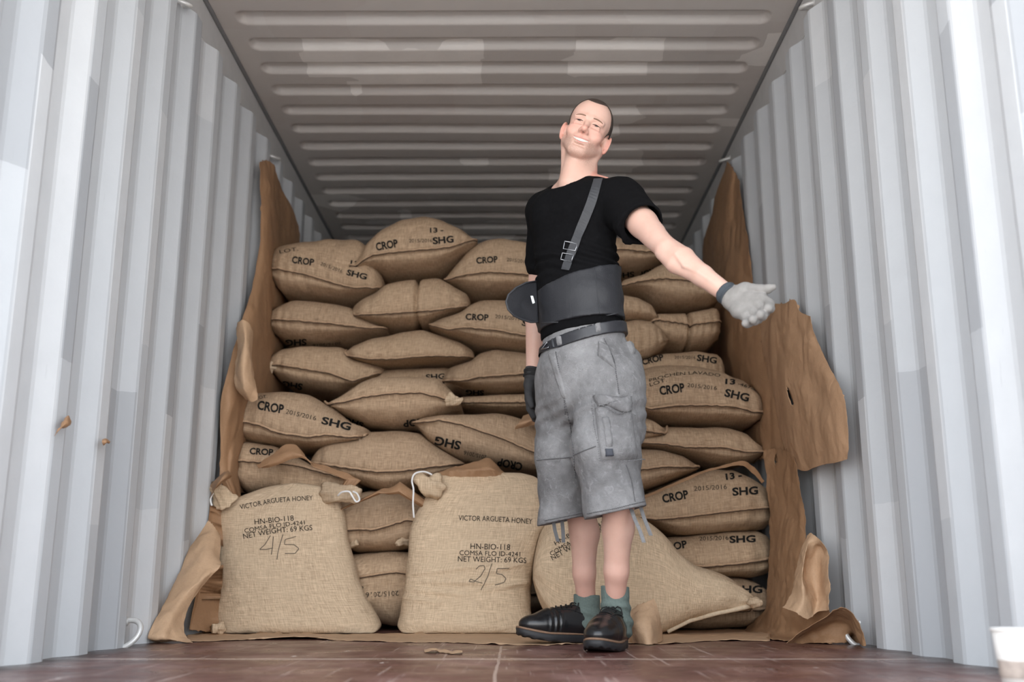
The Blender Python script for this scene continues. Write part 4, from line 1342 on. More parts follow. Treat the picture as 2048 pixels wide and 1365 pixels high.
# ------------------------------------------------------------------ sculpting: signed distance on a grid, surface by surface nets
class Sculpt:
    def __init__(s, xs, ys, zs):
        s.a = [np.asarray(q, np.float32) for q in (xs, ys, zs)]
        s.d = np.full([len(q) for q in s.a], 1.0, np.float32)

    def _loc(s, lo, hi):
        sl = []
        for q, l, h in zip(s.a, lo, hi):
            i, j = np.searchsorted(q, l), np.searchsorted(q, h)
            sl.append(slice(max(0, i - 2), min(len(q), j + 2)))
        if any(q.stop - q.start < 1 for q in sl):
            return None
        X = s.a[0][sl[0]][:, None, None]
        Y = s.a[1][sl[1]][None, :, None]
        Z = s.a[2][sl[2]][None, None, :]
        return tuple(sl), X, Y, Z

    def _put(s, sl, d2, k, op):
        d1 = s.d[sl]
        if op == 'add':
            h = np.clip(0.5 + 0.5 * (d1 - d2) / k, 0, 1)
            r = d1 + (d2 - d1) * h - k * h * (1 - h)
        elif op == 'sub':
            h = np.clip(0.5 - 0.5 * (d1 + d2) / k, 0, 1)
            r = d1 + (-d2 - d1) * h + k * h * (1 - h)
        s.d[sl] = r

    def ell(s, c, r, R=None, k=0.01, op='add', m=0.02):
        c = np.asarray(c, float)
        r = np.asarray(r, float) * np.ones(3)
        R = np.eye(3) if R is None else R
        e = np.sqrt(((R * r) ** 2).sum(1)) + m + k
        L = s._loc(c - e, c + e)
        if L is None:
            return s
        sl, X, Y, Z = L
        X, Y, Z = X - np.float32(c[0]), Y - np.float32(c[1]), Z - np.float32(c[2])
        q1 = q2 = 0
        for i in range(3):
            l = X * np.float32(R[0, i]) + Y * np.float32(R[1, i]) + Z * np.float32(R[2, i])
            q1 = q1 + (l / np.float32(r[i])) ** 2
            q2 = q2 + (l / np.float32(r[i] ** 2)) ** 2
        k0, k1 = np.sqrt(q1), np.sqrt(q2)
        s._put(sl, k0 * (k0 - 1) / (k1 + 1e-6), k, op)
        return s

    def cone(s, a, b, ra, rb, k=0.01, op='add', flat=None, m=0.02):
        a, b = np.asarray(a, float), np.asarray(b, float)
        f = flat[1] if flat else 1.0
        e = max(ra, rb) * max(1.0, f) + m + k
        L = s._loc(np.minimum(a, b) - e, np.maximum(a, b) + e)
        if L is None:
            return s
        sl, X, Y, Z = L
        n = (b - a) / (np.linalg.norm(b - a) ** 2 + 1e-12)
        X0, Y0_, Z0 = X - np.float32(a[0]), Y - np.float32(a[1]), Z - np.float32(a[2])
        t = np.clip(X0 * np.float32(n[0]) + Y0_ * np.float32(n[1]) + Z0 * np.float32(n[2]), 0, 1)
        v = [q - t * np.float32(w) for q, w in zip((X0, Y0_, Z0), b - a)]
        d2 = v[0] ** 2 + v[1] ** 2 + v[2] ** 2
        if flat:
            w = np.asarray(flat[0], float)
            w = w / np.linalg.norm(w)
            u = v[0] * np.float32(w[0]) + v[1] * np.float32(w[1]) + v[2] * np.float32(w[2])
            d2 = d2 - u ** 2 * np.float32(1 - 1 / f ** 2)
        s._put(sl, np.sqrt(np.maximum(d2, 0)) - (np.float32(ra) + np.float32(rb - ra) * t), k, op)
        return s

    def chain(s, pts, rs, k=0.01, op='add', flat=None):
        for i in range(len(pts) - 1):
            s.cone(pts[i], pts[i + 1], rs[i], rs[i + 1], k, op, flat)
        return s

    def grid(s):
        return s.a[0][:, None, None], s.a[1][None, :, None], s.a[2][None, None, :]

    def cut(s, p, n, k=0.004):
        """keep the side the normal points away from"""
        n = np.asarray(n, float)
        n = n / np.linalg.norm(n)
        X, Y, Z = s.grid()
        pl = (X - p[0]) * n[0] + (Y - p[1]) * n[1] + (Z - p[2]) * n[2]
        s.d = np.maximum(s.d, pl.astype(np.float32))
        return s

    def mesh(s, smooth=1):
        D = s.d
        xs, ys, zs = s.a
        I = D < 0

        def red(A, op):
            A = op(A[:-1], A[1:])
            A = op(A[:, :-1], A[:, 1:])
            return op(A[:, :, :-1], A[:, :, 1:])
        act = red(I, np.logical_or) & ~red(I, np.logical_and)
        idx = np.argwhere(act)
        vid = np.full(act.shape, -1, np.int32)
        vid[act] = np.arange(len(idx))
        sm = np.zeros((len(idx), 3))
        ct = np.zeros(len(idx))
        corners = [(i, j, k) for i in (0, 1) for j in (0, 1) for k in (0, 1)]
        for a in corners:
            for ax in range(3):
                if a[ax]:
                    continue
                b = list(a)
                b[ax] = 1
                ia = idx + np.array(a)
                ib = idx + np.array(b)
                da = D[ia[:, 0], ia[:, 1], ia[:, 2]].astype(float)
                db = D[ib[:, 0], ib[:, 1], ib[:, 2]].astype(float)
                m = (da < 0) != (db < 0)
                t = np.where(m, da / np.where(m, da - db, 1), 0)
                pa = np.stack([xs[ia[:, 0]], ys[ia[:, 1]], zs[ia[:, 2]]], 1)
                pb = np.stack([xs[ib[:, 0]], ys[ib[:, 1]], zs[ib[:, 2]]], 1)
                sm[m] += (pa + (pb - pa) * t[:, None])[m]
                ct[m] += 1
        V = sm / np.maximum(ct, 1)[:, None]
        Q = []
        for ax in range(3):
            n = [slice(None)] * 3
            lo, hi = list(n), list(n)
            lo[ax], hi[ax] = slice(None, -1), slice(1, None)
            ch = I[tuple(lo)] != I[tuple(hi)]
            e = np.argwhere(ch)
            o1, o2 = (ax + 1) % 3, (ax + 2) % 3
            ok = (e[:, o1] > 0) & (e[:, o2] > 0) & (e[:, o1] < D.shape[o1] - 1) & (e[:, o2] < D.shape[o2] - 1)
            e = e[ok]
            ins = I[e[:, 0], e[:, 1], e[:, 2]]
            q = []
            for (u, w) in ((-1, -1), (0, -1), (0, 0), (-1, 0)):
                c = e.copy()
                c[:, o1] += u
                c[:, o2] += w
                q.append(vid[c[:, 0], c[:, 1], c[:, 2]])
            q = np.stack(q, 1)
            q[~ins] = q[~ins][:, ::-1]
            Q.append(q)
        Q = np.concatenate(Q)
        for _ in range(smooth):
            acc = np.zeros_like(V)
            n = np.zeros(len(V))
            for i in range(4):
                a, b = Q[:, i], Q[:, (i + 1) % 4]
                for c in range(3):
                    acc[:, c] += np.bincount(a, V[b, c], len(V)) + np.bincount(b, V[a, c], len(V))
                n += np.bincount(a, minlength=len(V)) + np.bincount(b, minlength=len(V))
            V = V * 0.5 + 0.5 * acc / np.maximum(n, 1)[:, None]
        return V, Q

    def build(s, name, mat, parent=None, smooth=1, whole=False):
        V, Q = s.mesh(smooth)
        if whole:
            # drop stray crumbs: keep the biggest connected piece
            lab = np.arange(len(V))
            while True:
                m = lab[Q].min(1)
                new = lab.copy()
                for c in range(4):
                    np.minimum.at(new, Q[:, c], m)
                new = new[new]
                if (new == lab).all():
                    break
                lab = new
            keep = lab == np.bincount(lab).argmax()
            Q = Q[keep[Q].all(1)]
            mp = np.cumsum(keep) - 1
            V, Q = V[keep], mp[Q]
        me = bpy.data.meshes.new(name)
        me.vertices.add(len(V))
        me.vertices.foreach_set('co', V.astype(np.float32).ravel())
        me.loops.add(len(Q) * 4)
        me.loops.foreach_set('vertex_index', Q.astype(np.int32).ravel())
        me.polygons.add(len(Q))
        me.polygons.foreach_set('loop_start', np.arange(0, len(Q) * 4, 4, dtype=np.int32))
        me.update(calc_edges=True)
        me.validate()
        o = link_data(name, me, mat, parent)
        return o, V, Q


def axis(lo, hi, coarse, fine=None, f0=None, f1=None):
    if fine is None:
        return np.arange(lo, hi, coarse)
    return np.concatenate([np.arange(lo, f0, coarse), np.arange(f0, f1, fine), np.arange(f1, hi, coarse)])


def tree_of(V, Q):
    return BVHTree.FromPolygons([Vector(p) for p in V], [tuple(map(int, q)) for q in Q])


def waves(X, Y, Z, freq, seed, n=6):
    r = np.random.default_rng(seed)
    out = 0
    for i in range(n):
        k = r.normal(size=3)
        k = k / np.linalg.norm(k) * freq * r.uniform(0.6, 1.5)
        j = r.normal(size=3) * freq * 0.5
        out = out + np.sin(k[0] * X + k[1] * Y + k[2] * Z + r.uniform(0, 6) + 1.4 * np.sin(j[0] * X + j[1] * Y + j[2] * Z + r.uniform(0, 6)))
    return out / n


# ------------------------------------------------------------------ materials of the man
def mat_skin():
    t = NT('skin')
    v = t.coord('Object')
    at = t.n('ShaderNodeVertexColor', layer_name='tone')
    ch = t.n('ShaderNodeSeparateColor', {'Color': at.outputs['Color']})
    c = t.mix(t.noise(v, 22, 5, 0.6), (0.60, 0.36, 0.28), (0.70, 0.47, 0.39))
    c = t.mix(ch.outputs[2], c, (0.66, 0.255, 0.195))
    c = t.mix(t.math('MULTIPLY', ch.outputs[1], t.ramp(t.noise(v, 260, 2), [(0.3, 0.25), (0.6, 0.75)])), c, (0.24, 0.145, 0.105))
    c = t.mix(ch.outputs[0], c, (0.56, 0.215, 0.185))
    t.set(t.b.inputs['Subsurface Weight'], 0.12)
    t.set(t.b.inputs['Subsurface Radius'], (0.012, 0.005, 0.003))
    t.bump(t.noise(v, 140, 3), 0.12, 0.003)
    return t.out(c, 0.46, 0, 0.4)


def mat_denim():
    t = NT('washed_grey_cotton')
    v = t.coord('Object')
    a = t.noise(v, 9, 6, 0.62)
    c = t.mix(t.ramp(a, [(0.32, 0.0), (0.68, 1.0)]), (0.155, 0.153, 0.156), (0.33, 0.33, 0.335))
    b = t.noise(v, 45, 4, 0.6, 1.0)
    c = t.mix(t.ramp(b, [(0.55, 0.0), (0.75, 0.5)]), c, (0.46, 0.46, 0.47))
    w = t.noise(v, 600, 2)
    c = t.mix(t.math('MULTIPLY', w, 0.3), c, (0.15, 0.15, 0.155))
    t.bump(t.math('ADD', t.noise(v, 30, 5, 0.6), t.math('MULTIPLY', w, 0.25)), 0.8, 0.012)
    return t.out(c, 0.9, 0, 0.2)


M['skin'] = mat_skin()
M['hair'] = plain('cropped_brown_hair', (0.038, 0.024, 0.017), 0.75, 0, 0.6, 300, 0.5)
M['shirt'] = plain('black_cotton', (0.0055, 0.0055, 0.0062), 0.95, 0, 0.4, 90, 0.25, 0.08)
M['brace'] = plain('black_nylon', (0.020, 0.021, 0.025), 0.55, 0, 0.25, 220, 0.2, 0.45)
M['brace_edge'] = plain('black_binding', (0.035, 0.037, 0.042), 0.6, 0, 0.2, 200)
M['belt'] = plain('dark_leather', (0.024, 0.025, 0.030), 0.38, 0, 0.35, 60, 0.15)
M['denim'] = mat_denim()
M['stitch'] = plain('dark_stitching', (0.12, 0.12, 0.125), 0.9)
M['stitch_pale'] = plain('pale_stitching', (0.17, 0.17, 0.175), 0.9)
M['sock'] = plain('grey_green_wool', (0.135, 0.170, 0.155), 0.95, 0, 0.25, 160, 0.3, 0.1)
M['shoe'] = plain('black_leather', (0.010, 0.010, 0.011), 0.26, 0, 0.5, 40, 0.10, 0.55)
M['scuff'] = plain('scuffed_leather', (0.10, 0.115, 0.12), 0.5, 0, 0.6, 60, 0.2)
M['sole'] = plain('black_rubber', (0.016, 0.016, 0.018), 0.6, 0, 0.3, 60, 0.2)
M['welt'] = plain('tan_welt', (0.22, 0.13, 0.08), 0.7, 0, 0.3, 150)
M['lace'] = plain('black_lace', (0.008, 0.008, 0.008), 0.8)
M['glove'] = plain('grey_coated_glove', (0.255, 0.243, 0.23), 0.8, 0, 0.30, 45, 0.25, 0.25)
M['glove_dark'] = plain('dark_knit_glove', (0.045, 0.045, 0.047), 0.9, 0, 0.45, 38, 0.25, 0.2)
M['cuff'] = plain('slate_knit_cuff', (0.060, 0.069, 0.080), 0.9, 0, 0.2, 250, 0.3, 0.2)
M['metal'] = plain('nickel_buckle', (0.42, 0.43, 0.45), 0.3, 1.0)
M['teeth'] = plain('teeth', (0.62, 0.59, 0.53), 0.35)
M['eye'] = plain('eye', (0.05, 0.032, 0.024), 0.3)
M['brow'] = plain('brown_eyebrow', (0.21, 0.125, 0.085), 0.9, 0, 0.5, 400)
M['dark_lash'] = plain('dark_lashes', (0.05, 0.032, 0.026), 0.8)
M['dark_mouth'] = plain('mouth_inside', (0.06, 0.015, 0.013), 0.6)

# ------------------------------------------------------------------ joints
def u3(v):
    v = np.asarray(v, float)
    return v / np.linalg.norm(v)


NB = P(1158, 374, 3.215)
CH = P(1152, 430, 3.21)
SHL, ELL_, WRL = P(1242, 400, 3.10), P(1334, 500, 2.85), P(1456, 589, 2.70)
SHR, ELR, WRR = P(1092, 424, 3.30), P(1078, 585, 3.43), P(1067, 742, 3.43)
WAI = P(1153, 600, 3.185)
HEMC = P(1163, 662, 3.175)
HIP = P(1168, 735, 3.18)
HL, KL, AL = P(1216, 770, 3.10), P(1236, 985, 3.06), P(1231, 1222, 3.20)
HR, KR, AR = P(1132, 775, 3.27), P(1158, 1000, 3.34), P(1174, 1222, 3.45)
fc = np.array([-math.sin(math.radians(36)), -math.cos(math.radians(36)), 0])
lc = np.array([math.cos(math.radians(36)), -math.sin(math.radians(36)), 0])
fp = np.array([-math.sin(math.radians(46)), -math.cos(math.radians(46)), 0])
lp = np.array([math.cos(math.radians(46)), -math.sin(math.radians(46)), 0])

al, ro, yw = math.radians(-1), math.radians(22), math.radians(2)
ey = np.array([-math.sin(yw), -math.cos(yw) * math.cos(al), math.cos(yw) * math.sin(al)])
ez = u3(np.array([0, math.sin(al), math.cos(al)]))
ex = np.cross(ey, ez)
ROT = np.array([[math.cos(ro), 0, math.sin(ro)], [0, 1, 0], [-math.sin(ro), 0, math.cos(ro)]])
RH = ROT @ np.stack([ex, ey, ez], 1)
HC = P(1172, 272, 3.20)
HS = 0.97


def h(x, y, z):
    return HC + RH @ (np.array([x, y, z]) * HS)


def head_base(sc, grow=0.0, k=0.02):
    for c, r in (((0, -0.012, 0.046), (0.074, 0.096, 0.083)), ((0, 0.034, 0.05), (0.063, 0.056, 0.064)), ((0, -0.045, 0.01), (0.062, 0.06, 0.062))):
        sc.ell(h(*c), (np.array(r) + grow) * HS, RH, k)


person = bpy.data.objects.new('person', None)
COL.objects.link(person)
person.location = (0.24, 3.25, 0.0)
tag(person, 'man with cropped hair in black t-shirt and grey cargo shorts, one arm held out', 'person')
bpy.context.view_layer.update()


def adopt(o):
    """parent to the man without moving"""
    o.parent = person
    o.matrix_parent_inverse = person.matrix_world.inverted()
    return o


# ------------------------------------------------------------------ body: one continuous surface
def axis3(lo, hi, zones, coarse):
    out, p = [], lo
    for a, b, st in zones:
        out += list(np.arange(p, a, coarse)) + list(np.arange(a, b, st))
        p = b
    return np.array(out + list(np.arange(p, hi, coarse)))


B = Sculpt(axis3(-0.06, 0.66, [(0.125, 0.345, 0.0020), (0.37, 0.60, 0.0033)], 0.005), axis3(2.62, 3.60, [(2.68, 2.98, 0.0035), (3.065, 3.34, 0.0020)], 0.005), axis3(0.03, 1.83, [(0.93, 1.30, 0.0035), (1.475, 1.80, 0.0020)], 0.005))
# trunk and legs
B.cone(CH, WAI, 0.094, 0.092, 0.03, flat=(lc, 1.45))
B.cone(WAI, HIP, 0.095, 0.105, 0.03, flat=(lp, 1.4))
B.chain([HL, KL], [0.082, 0.056], 0.03)
B.chain([HR, KR], [0.078, 0.053], 0.03)
for K_, A_, f_ in ((KL, AL, u3((-0.25, -1, 0))), (KR, AR, u3((-0.7, -0.7, 0)))):
    mid = K_ + (A_ - K_) * 0.30 - f_ * 0.016
    B.chain([K_, mid, K_ + (A_ - K_) * 0.66, A_ + np.array([0, 0, 0.02])], [0.050, 0.0455, 0.0345, 0.029], 0.02)
    B.cone(K_ + f_ * 0.012, A_ + f_ * 0.006 + np.array([0, 0, 0.03]), 0.032, 0.022, 0.015)
    B.cone(A_ + np.array([0, 0, 0.02]), A_ + np.array([0, 0, -0.02]), 0.031, 0.033, 0.01)
# shoulders, arms
B.cone(NB, SHL, 0.052, 0.048, 0.03)
B.cone(NB, SHR, 0.052, 0.048, 0.03)
B.cone(CH, SHL, 0.07, 0.05, 0.03)
B.cone(CH, SHR, 0.07, 0.05, 0.03)
ua = u3(ELL_ - SHL)
fa_ = u3(WRL - ELL_)
upv = u3(np.cross(np.cross(fa_, np.array([0, 1.0, 0])), fa_))
perp = u3(np.array([-fa_[2], 0, fa_[0]]))
if perp[2] < 0:
    perp = -perp
B.chain([SHL, SHL + (ELL_ - SHL) * 0.5, ELL_], [0.052, 0.042, 0.033], 0.02)
B.cone(SHL + (ELL_ - SHL) * 0.30 + perp * 0.010, SHL + (ELL_ - SHL) * 0.72 + perp * 0.008, 0.034, 0.028, 0.012)
B.cone(SHL + (ELL_ - SHL) * 0.25 - perp * 0.014, SHL + (ELL_ - SHL) * 0.8 - perp * 0.008, 0.034, 0.026, 0.012)
f1 = ELL_ + (WRL - ELL_) * 0.24
f2 = ELL_ + (WRL - ELL_) * 0.60
B.chain([ELL_, f1, f2, WRL], [0.032, 0.036, 0.030, 0.0255], 0.010)
B.chain([ELL_ + perp * 0.012 - ua * 0.03, f1 + perp * 0.016, f2 + perp * 0.006], [0.022, 0.026, 0.017], 0.006)
B.chain([ELL_ - perp * 0.014, f1 - perp * 0.020, f2 - perp * 0.010], [0.024, 0.027, 0.018], 0.006)
toward = -np.array([0, 1.0, 0]) - np.array([0, -1.0, 0]).dot(fa_) * fa_
toward = u3(toward)
B.chain([f1 - perp * 0.010 + toward * 0.035, ELL_ + (WRL - ELL_) * 0.42 - perp * 0.020 + toward * 0.026, f2 - perp * 0.010 + toward * 0.027, ELL_ + (WRL - ELL_) * 0.85 - perp * 0.006 + toward * 0.022],
        [0.0045, 0.005, 0.0045, 0.004], 0.006)
B.chain([SHR, ELR], [0.052, 0.038], 0.02)
B.chain([ELR, ELR + (WRR - ELR) * 0.3, WRR], [0.038, 0.041, 0.026], 0.02)
# neck
B.chain([h(0, -0.030, -0.045), NB + np.array([0, 0.005, 0])], [0.055, 0.062], 0.02)
B.cone(h(0, 0.012, -0.085), NB + fc * 0.05 + np.array([0, 0, -0.005]), 0.036, 0.040, 0.025)
SN = NB + fc * 0.066 + np.array([0, 0, -0.028])
for sx in (-1, 1):
    B.cone(h(sx * 0.060, -0.018, -0.040), SN + lc * (-sx) * 0.014, 0.016, 0.011, 0.008)
B.cone(NB, NB + lc * 0.09 + np.array([0, 0, -0.04]), 0.045, 0.045, 0.03)
B.cone(NB, NB - lc * 0.09 + np.array([0, 0, -0.04]), 0.045, 0.045, 0.03)
# skull and face
head_base(B)
B.ell(h(0, 0.044, -0.012), np.array((0.062, 0.043, 0.066)) * HS, RH, 0.02)
B.ell(h(0, 0.046, -0.066), np.array((0.043, 0.040, 0.040)) * HS, RH, 0.02)
B.ell(h(0, 0.076, -0.090), np.array((0.023, 0.017, 0.018)) * HS, RH, 0.018)
for sx in (-1, 1):
    B.cone(h(sx * 0.055, 0.006, -0.042), h(sx * 0.018, 0.070, -0.090), 0.018, 0.015, 0.016)
    B.ell(h(sx * 0.042, 0.064, -0.024), np.array((0.019, 0.016, 0.016)) * HS, RH, 0.016)     # smile cheeks
    B.cone(h(sx * 0.012, 0.0865, 0.028), h(sx * 0.046, 0.074, 0.027), 0.0085, 0.0075, 0.010)   # brow ridge
    B.ell(h(sx * 0.031, 0.096, 0.0120), np.array((0.018, 0.013, 0.0085)) * HS, RH, 0.010, 'sub')   # socket
    B.ell(h(sx * 0.031, 0.0770, 0.0105), np.array((0.0165, 0.0125, 0.0105)) * HS, RH, 0.003)       # lids over the eyeball
    B.ell(h(sx * 0.031, 0.0925, 0.0085), np.array((0.0140, 0.0110, 0.0027)) * HS, RH, 0.0010, 'sub')  # narrowed eye slit
    B.cone(h(sx * 0.019, 0.0885, -0.001), h(sx * 0.044, 0.080, -0.0015), 0.0036, 0.0036, 0.006)    # lower lid pouch
    for q_ in (0.002, 0.010):
        B.cone(h(sx * 0.050, 0.075, q_), h(sx * 0.060, 0.060, q_ * 1.8 - 0.004), 0.0018, 0.0015, 0.005, 'sub')   # crow's feet
# nose
B.chain([h(0, 0.083, 0.020), h(0, 0.094, 0.000), h(0, 0.107, -0.020)], [0.0075, 0.0070, 0.0080], 0.010)
B.ell(h(0, 0.110, -0.0245), np.array((0.0115, 0.0100, 0.0095)) * HS, RH, 0.009)
for sx in (-1, 1):
    B.ell(h(sx * 0.0120, 0.097, -0.0285), np.array((0.0078, 0.0100, 0.0074)) * HS, RH, 0.008)
    B.ell(h(sx * 0.0068, 0.103, -0.0370), np.array((0.0042, 0.0060, 0.0052)) * HS, RH, 0.002, 'sub')
    B.cone(h(sx * 0.0195, 0.096, -0.020), h(sx * 0.0205, 0.093, -0.034), 0.0022, 0.0024, 0.004, 'sub')
# mouth: muzzle, broad grin, lips
B.ell(h(0, 0.074, -0.057), np.array((0.034, 0.020, 0.023)) * HS, RH, 0.015)


def smile(x, dz=0.0):
    return h(x, 0.0955 - 12.0 * x * x, -0.0595 + dz + 8.0 * x * x)


NS = 7
for i in range(-NS, NS):
    a, b = i * 0.0042, (i + 1) * 0.0042
    r0 = 0.0062 * (1 - (abs(a) / 0.040) ** 2) + 0.0016
    r1 = 0.0062 * (1 - (abs(b) / 0.040) ** 2) + 0.0016
    B.cone(smile(a), smile(b), r0, r1, 0.0010, 'sub', m=0.012)
BK = RH @ np.array([0, 0.0045, 0])
for sx in (-1, 1):
    for i in range(6):
        a, b = i * 0.0048 * sx, (i + 1) * 0.0048 * sx
        B.cone(smile(a, 0.0086 - 0.0005 * i) - BK, smile(b, 0.0086 - 0.0005 * (i + 1)) - BK, 0.0028, 0.0026, 0.0025)
        B.cone(smile(a, -0.0096 + 0.0007 * i) - BK, smile(b, -0.0096 + 0.0007 * (i + 1)) - BK, 0.0038, 0.0030, 0.003)
    # smile folds from the nose wing past the mouth corner
    pf = [h(sx * 0.019, 0.097, -0.027), h(sx * 0.030, 0.091, -0.038), h(sx * 0.0395, 0.082, -0.052), h(sx * 0.0415, 0.077, -0.068)]
    B.chain(pf, [0.0026, 0.0032, 0.0034, 0.002], 0.005, 'sub')
B.cone(h(-0.015, 0.089, -0.077), h(0.015, 0.089, -0.077), 0.003, 0.003, 0.008, 'sub')
# creases of the neck under the jaw
for q_ in range(3):
    B.cone(h(-0.030, 0.042 - 0.012 * q_, -0.100 - 0.012 * q_), h(-0.062, 0.0 - 0.006 * q_, -0.085 - 0.014 * q_), 0.0022, 0.0022, 0.004, 'sub')
# ears
for sx in (-1, 1):
    ang = math.radians(24) * sx
    Re = RH @ np.array([[math.cos(ang), -math.sin(ang), 0], [math.sin(ang), math.cos(ang), 0], [0, 0, 1]]).T
    c = h(sx * 0.0815, -0.010, -0.004)
    B.ell(c, (0.0055, 0.0185, 0.031), Re, 0.004)
    B.ell(h(sx * 0.079, -0.004, -0.030), (0.006, 0.0095, 0.011), Re, 0.004)
    B.ell(h(sx * 0.072, -0.004, -0.004), (0.012, 0.013, 0.020), Re, 0.006)
    B.ell(c + Re @ np.array([sx * 0.006, 0.003, 0.001]), (0.0042, 0.0105, 0.019), Re, 0.003, 'sub')
body, BV, BQ = B.build('body', M['skin'], smooth=1)
adopt(body)
bt = tree_of(BV, BQ)
# tone: R lips, G stubble, B flush
loc = (BV - HC) @ RH / HS
near = (np.abs(loc) < 0.16).all(1)
tone = np.zeros((len(BV), 4), np.float32)
tone[:, 3] = 1
x_, y_, z_ = loc.T
zz = z_ - (-0.0595 + 8.0 * x_ * x_)
lip = near & (y_ > 0.072) & (np.abs(x_) < 0.027) & (np.abs(zz) < 0.0125 - 0.25 * np.abs(x_))
tone[lip, 0] = 0.5
st = np.clip((-0.036 - z_) / 0.02, 0, 1) * np.clip((z_ + 0.135) / 0.03, 0, 1) * np.clip((y_ - 0.005) / 0.03, 0, 1)
tone[near, 1] = (st * 0.45)[near]
fl = 0.35 * np.exp(-((np.abs(x_) - 0.045) ** 2 + (z_ + 0.02) ** 2) / 0.0009) * (y_ > 0.03) + 0.45 * np.exp(-(x_ ** 2 + (z_ + 0.026) ** 2) / 0.0003) * (y_ > 0.09)
fl = fl + 0.55 * np.clip((np.abs(x_) - 0.070) / 0.008, 0, 1) * (z_ < 0.04)
tone[near, 2] = np.clip(fl, 0, 1)[near]
low = BV[:, 2] < 0.42
tone[low, 2] = 0.30 * np.clip((0.30 - BV[low, 2]) / 0.2, 0, 1)
ca = body.data.color_attributes.new('tone', 'FLOAT_COLOR', 'POINT')
ca.data.foreach_set('color', tone.ravel())
del B

# hair, brows, eyes, teeth
Hs = Sculpt(axis(0.10, 0.37, 0.0022), axis(3.05, 3.35, 0.0022), axis(1.50, 1.81, 0.0022))
head_base(Hs, 0.0032)
X, Y, Z = Hs.grid()
lx = ((X - HC[0]) * RH[0, 0] + (Y - HC[1]) * RH[1, 0] + (Z - HC[2]) * RH[2, 0]) / HS
ly = ((X - HC[0]) * RH[0, 1] + (Y - HC[1]) * RH[1, 1] + (Z - HC[2]) * RH[2, 1]) / HS
lz = ((X - HC[0]) * RH[0, 2] + (Y - HC[1]) * RH[1, 2] + (Z - HC[2]) * RH[2, 2]) / HS
line = 0.021 + 0.60 * np.clip(lz - 0.03, 0, 1) + 0.030 * np.clip(1 - (lx / 0.03) ** 2, -0.6, 1) * np.clip((lz - 0.06) / 0.04, 0, 1)
m_ = np.maximum(ly - line, -0.036 - 0.35 * np.clip(-ly - 0.02, 0, 1) - lz)
hole = 0.030 - np.sqrt((ly + 0.010) ** 2 + (0.8 * (lz + 0.004)) ** 2)
hole = np.where(np.abs(lx) > 0.04, hole, -1)
m_ = np.maximum(m_, hole + 0 * lx)
m_ = m_ + 0.0015 * waves(X, Y, Z, 500, 3)
Hs.d = np.maximum(Hs.d, m_.astype(np.float32))
hair, _, _ = Hs.build('hair', M['hair'], smooth=1)
adopt(hair)
del Hs
for sx in (-1, 1):
    pts = []
    for q in np.linspace(0, 1, 9):
        p = h(sx * (0.014 + 0.034 * q), 0.14, 0.0275 + 0.005 * math.sin(q * 2.4) - 0.005 * q)
        l_, n_, _, _ = bt.ray_cast(Vector(p), Vector(-RH[:, 1]))
        if l_:
            pts.append(np.array(l_) + RH[:, 1] * 0.0002)
    adopt(MB().tube(pts, [0.0010 + 0.0014 * math.sin(math.pi * min(1, 0.2 + 0.8 * q)) for q in np.linspace(0, 1, len(pts))], 8).build('eyebrow', M['brow']))
    c = h(sx * 0.031, 0.0745, 0.0100)
    v, f = [], []
    for i in range(13):
        for j in range(20):
            a, b = math.pi * i / 12, 2 * math.pi * j / 20
            v.append(c + 0.0108 * (RH @ np.array([math.sin(a) * math.cos(b), math.cos(a), math.sin(a) * math.sin(b)])))
    for i in range(12):
        for j in range(20):
            f.append((i * 20 + j, i * 20 + (j + 1) % 20, (i + 1) * 20 + (j + 1) % 20, (i + 1) * 20 + j))
    adopt(link_mesh('eye', v, f, M['eye']))
for sx in (-1, 1):
    pts = []
    for q in np.linspace(-1, 1, 11):
        p = h(sx * 0.031 + 0.0145 * q, 0.14, 0.0092 + 0.0020 * (1 - q * q) - 0.001 * q * sx)
        l_, n_, _, _ = bt.ray_cast(Vector(p), Vector(-RH[:, 1]))
        if l_:
            pts.append(np.array(l_) + RH[:, 1] * 0.0004)
    pts = list(np.stack([smooth1(np.array(pts)[:, i], 2) for i in range(3)], 1))
    adopt(MB().tube(pts, [0.0006 + 0.0009 * math.sin(math.pi * q) for q in np.linspace(0.05, 0.95, len(pts))], 6).build('eyelash', M['dark_lash']))
tb = MB()
for i in range(-6, 6):
    xa, xb = i * 0.0044 + 0.0001, (i + 1) * 0.0044 - 0.0001
    hh = 0.0050 * (1 - (abs((xa + xb) / 2) / 0.036) ** 2)
    q = []
    for dz in (-hh * 0.75, hh):
        for xx in (xa, xb):
            for dy in (-0.010, -0.0035):
                p = smile(xx, dz) + RH @ np.array([0, dy, 0])
                q.append(p)
    tb.add(q, [(0, 1, 3, 2), (4, 6, 7, 5), (0, 4, 5, 1), (2, 3, 7, 6), (0, 2, 6, 4), (1, 5, 7, 3)])
adopt(tb.build('teeth', M['teeth'], smooth=False))

# ------------------------------------------------------------------ t-shirt
def trunk(sc, g=0.0):
    sc.cone(P(1150, 425, 3.215), WAI, 0.106 + g, 0.098 + g, 0.03, flat=(lc, 1.42))
    sc.cone(WAI, HEMC, 0.100 + g, 0.107 + g, 0.03, flat=(lp, 1.36))


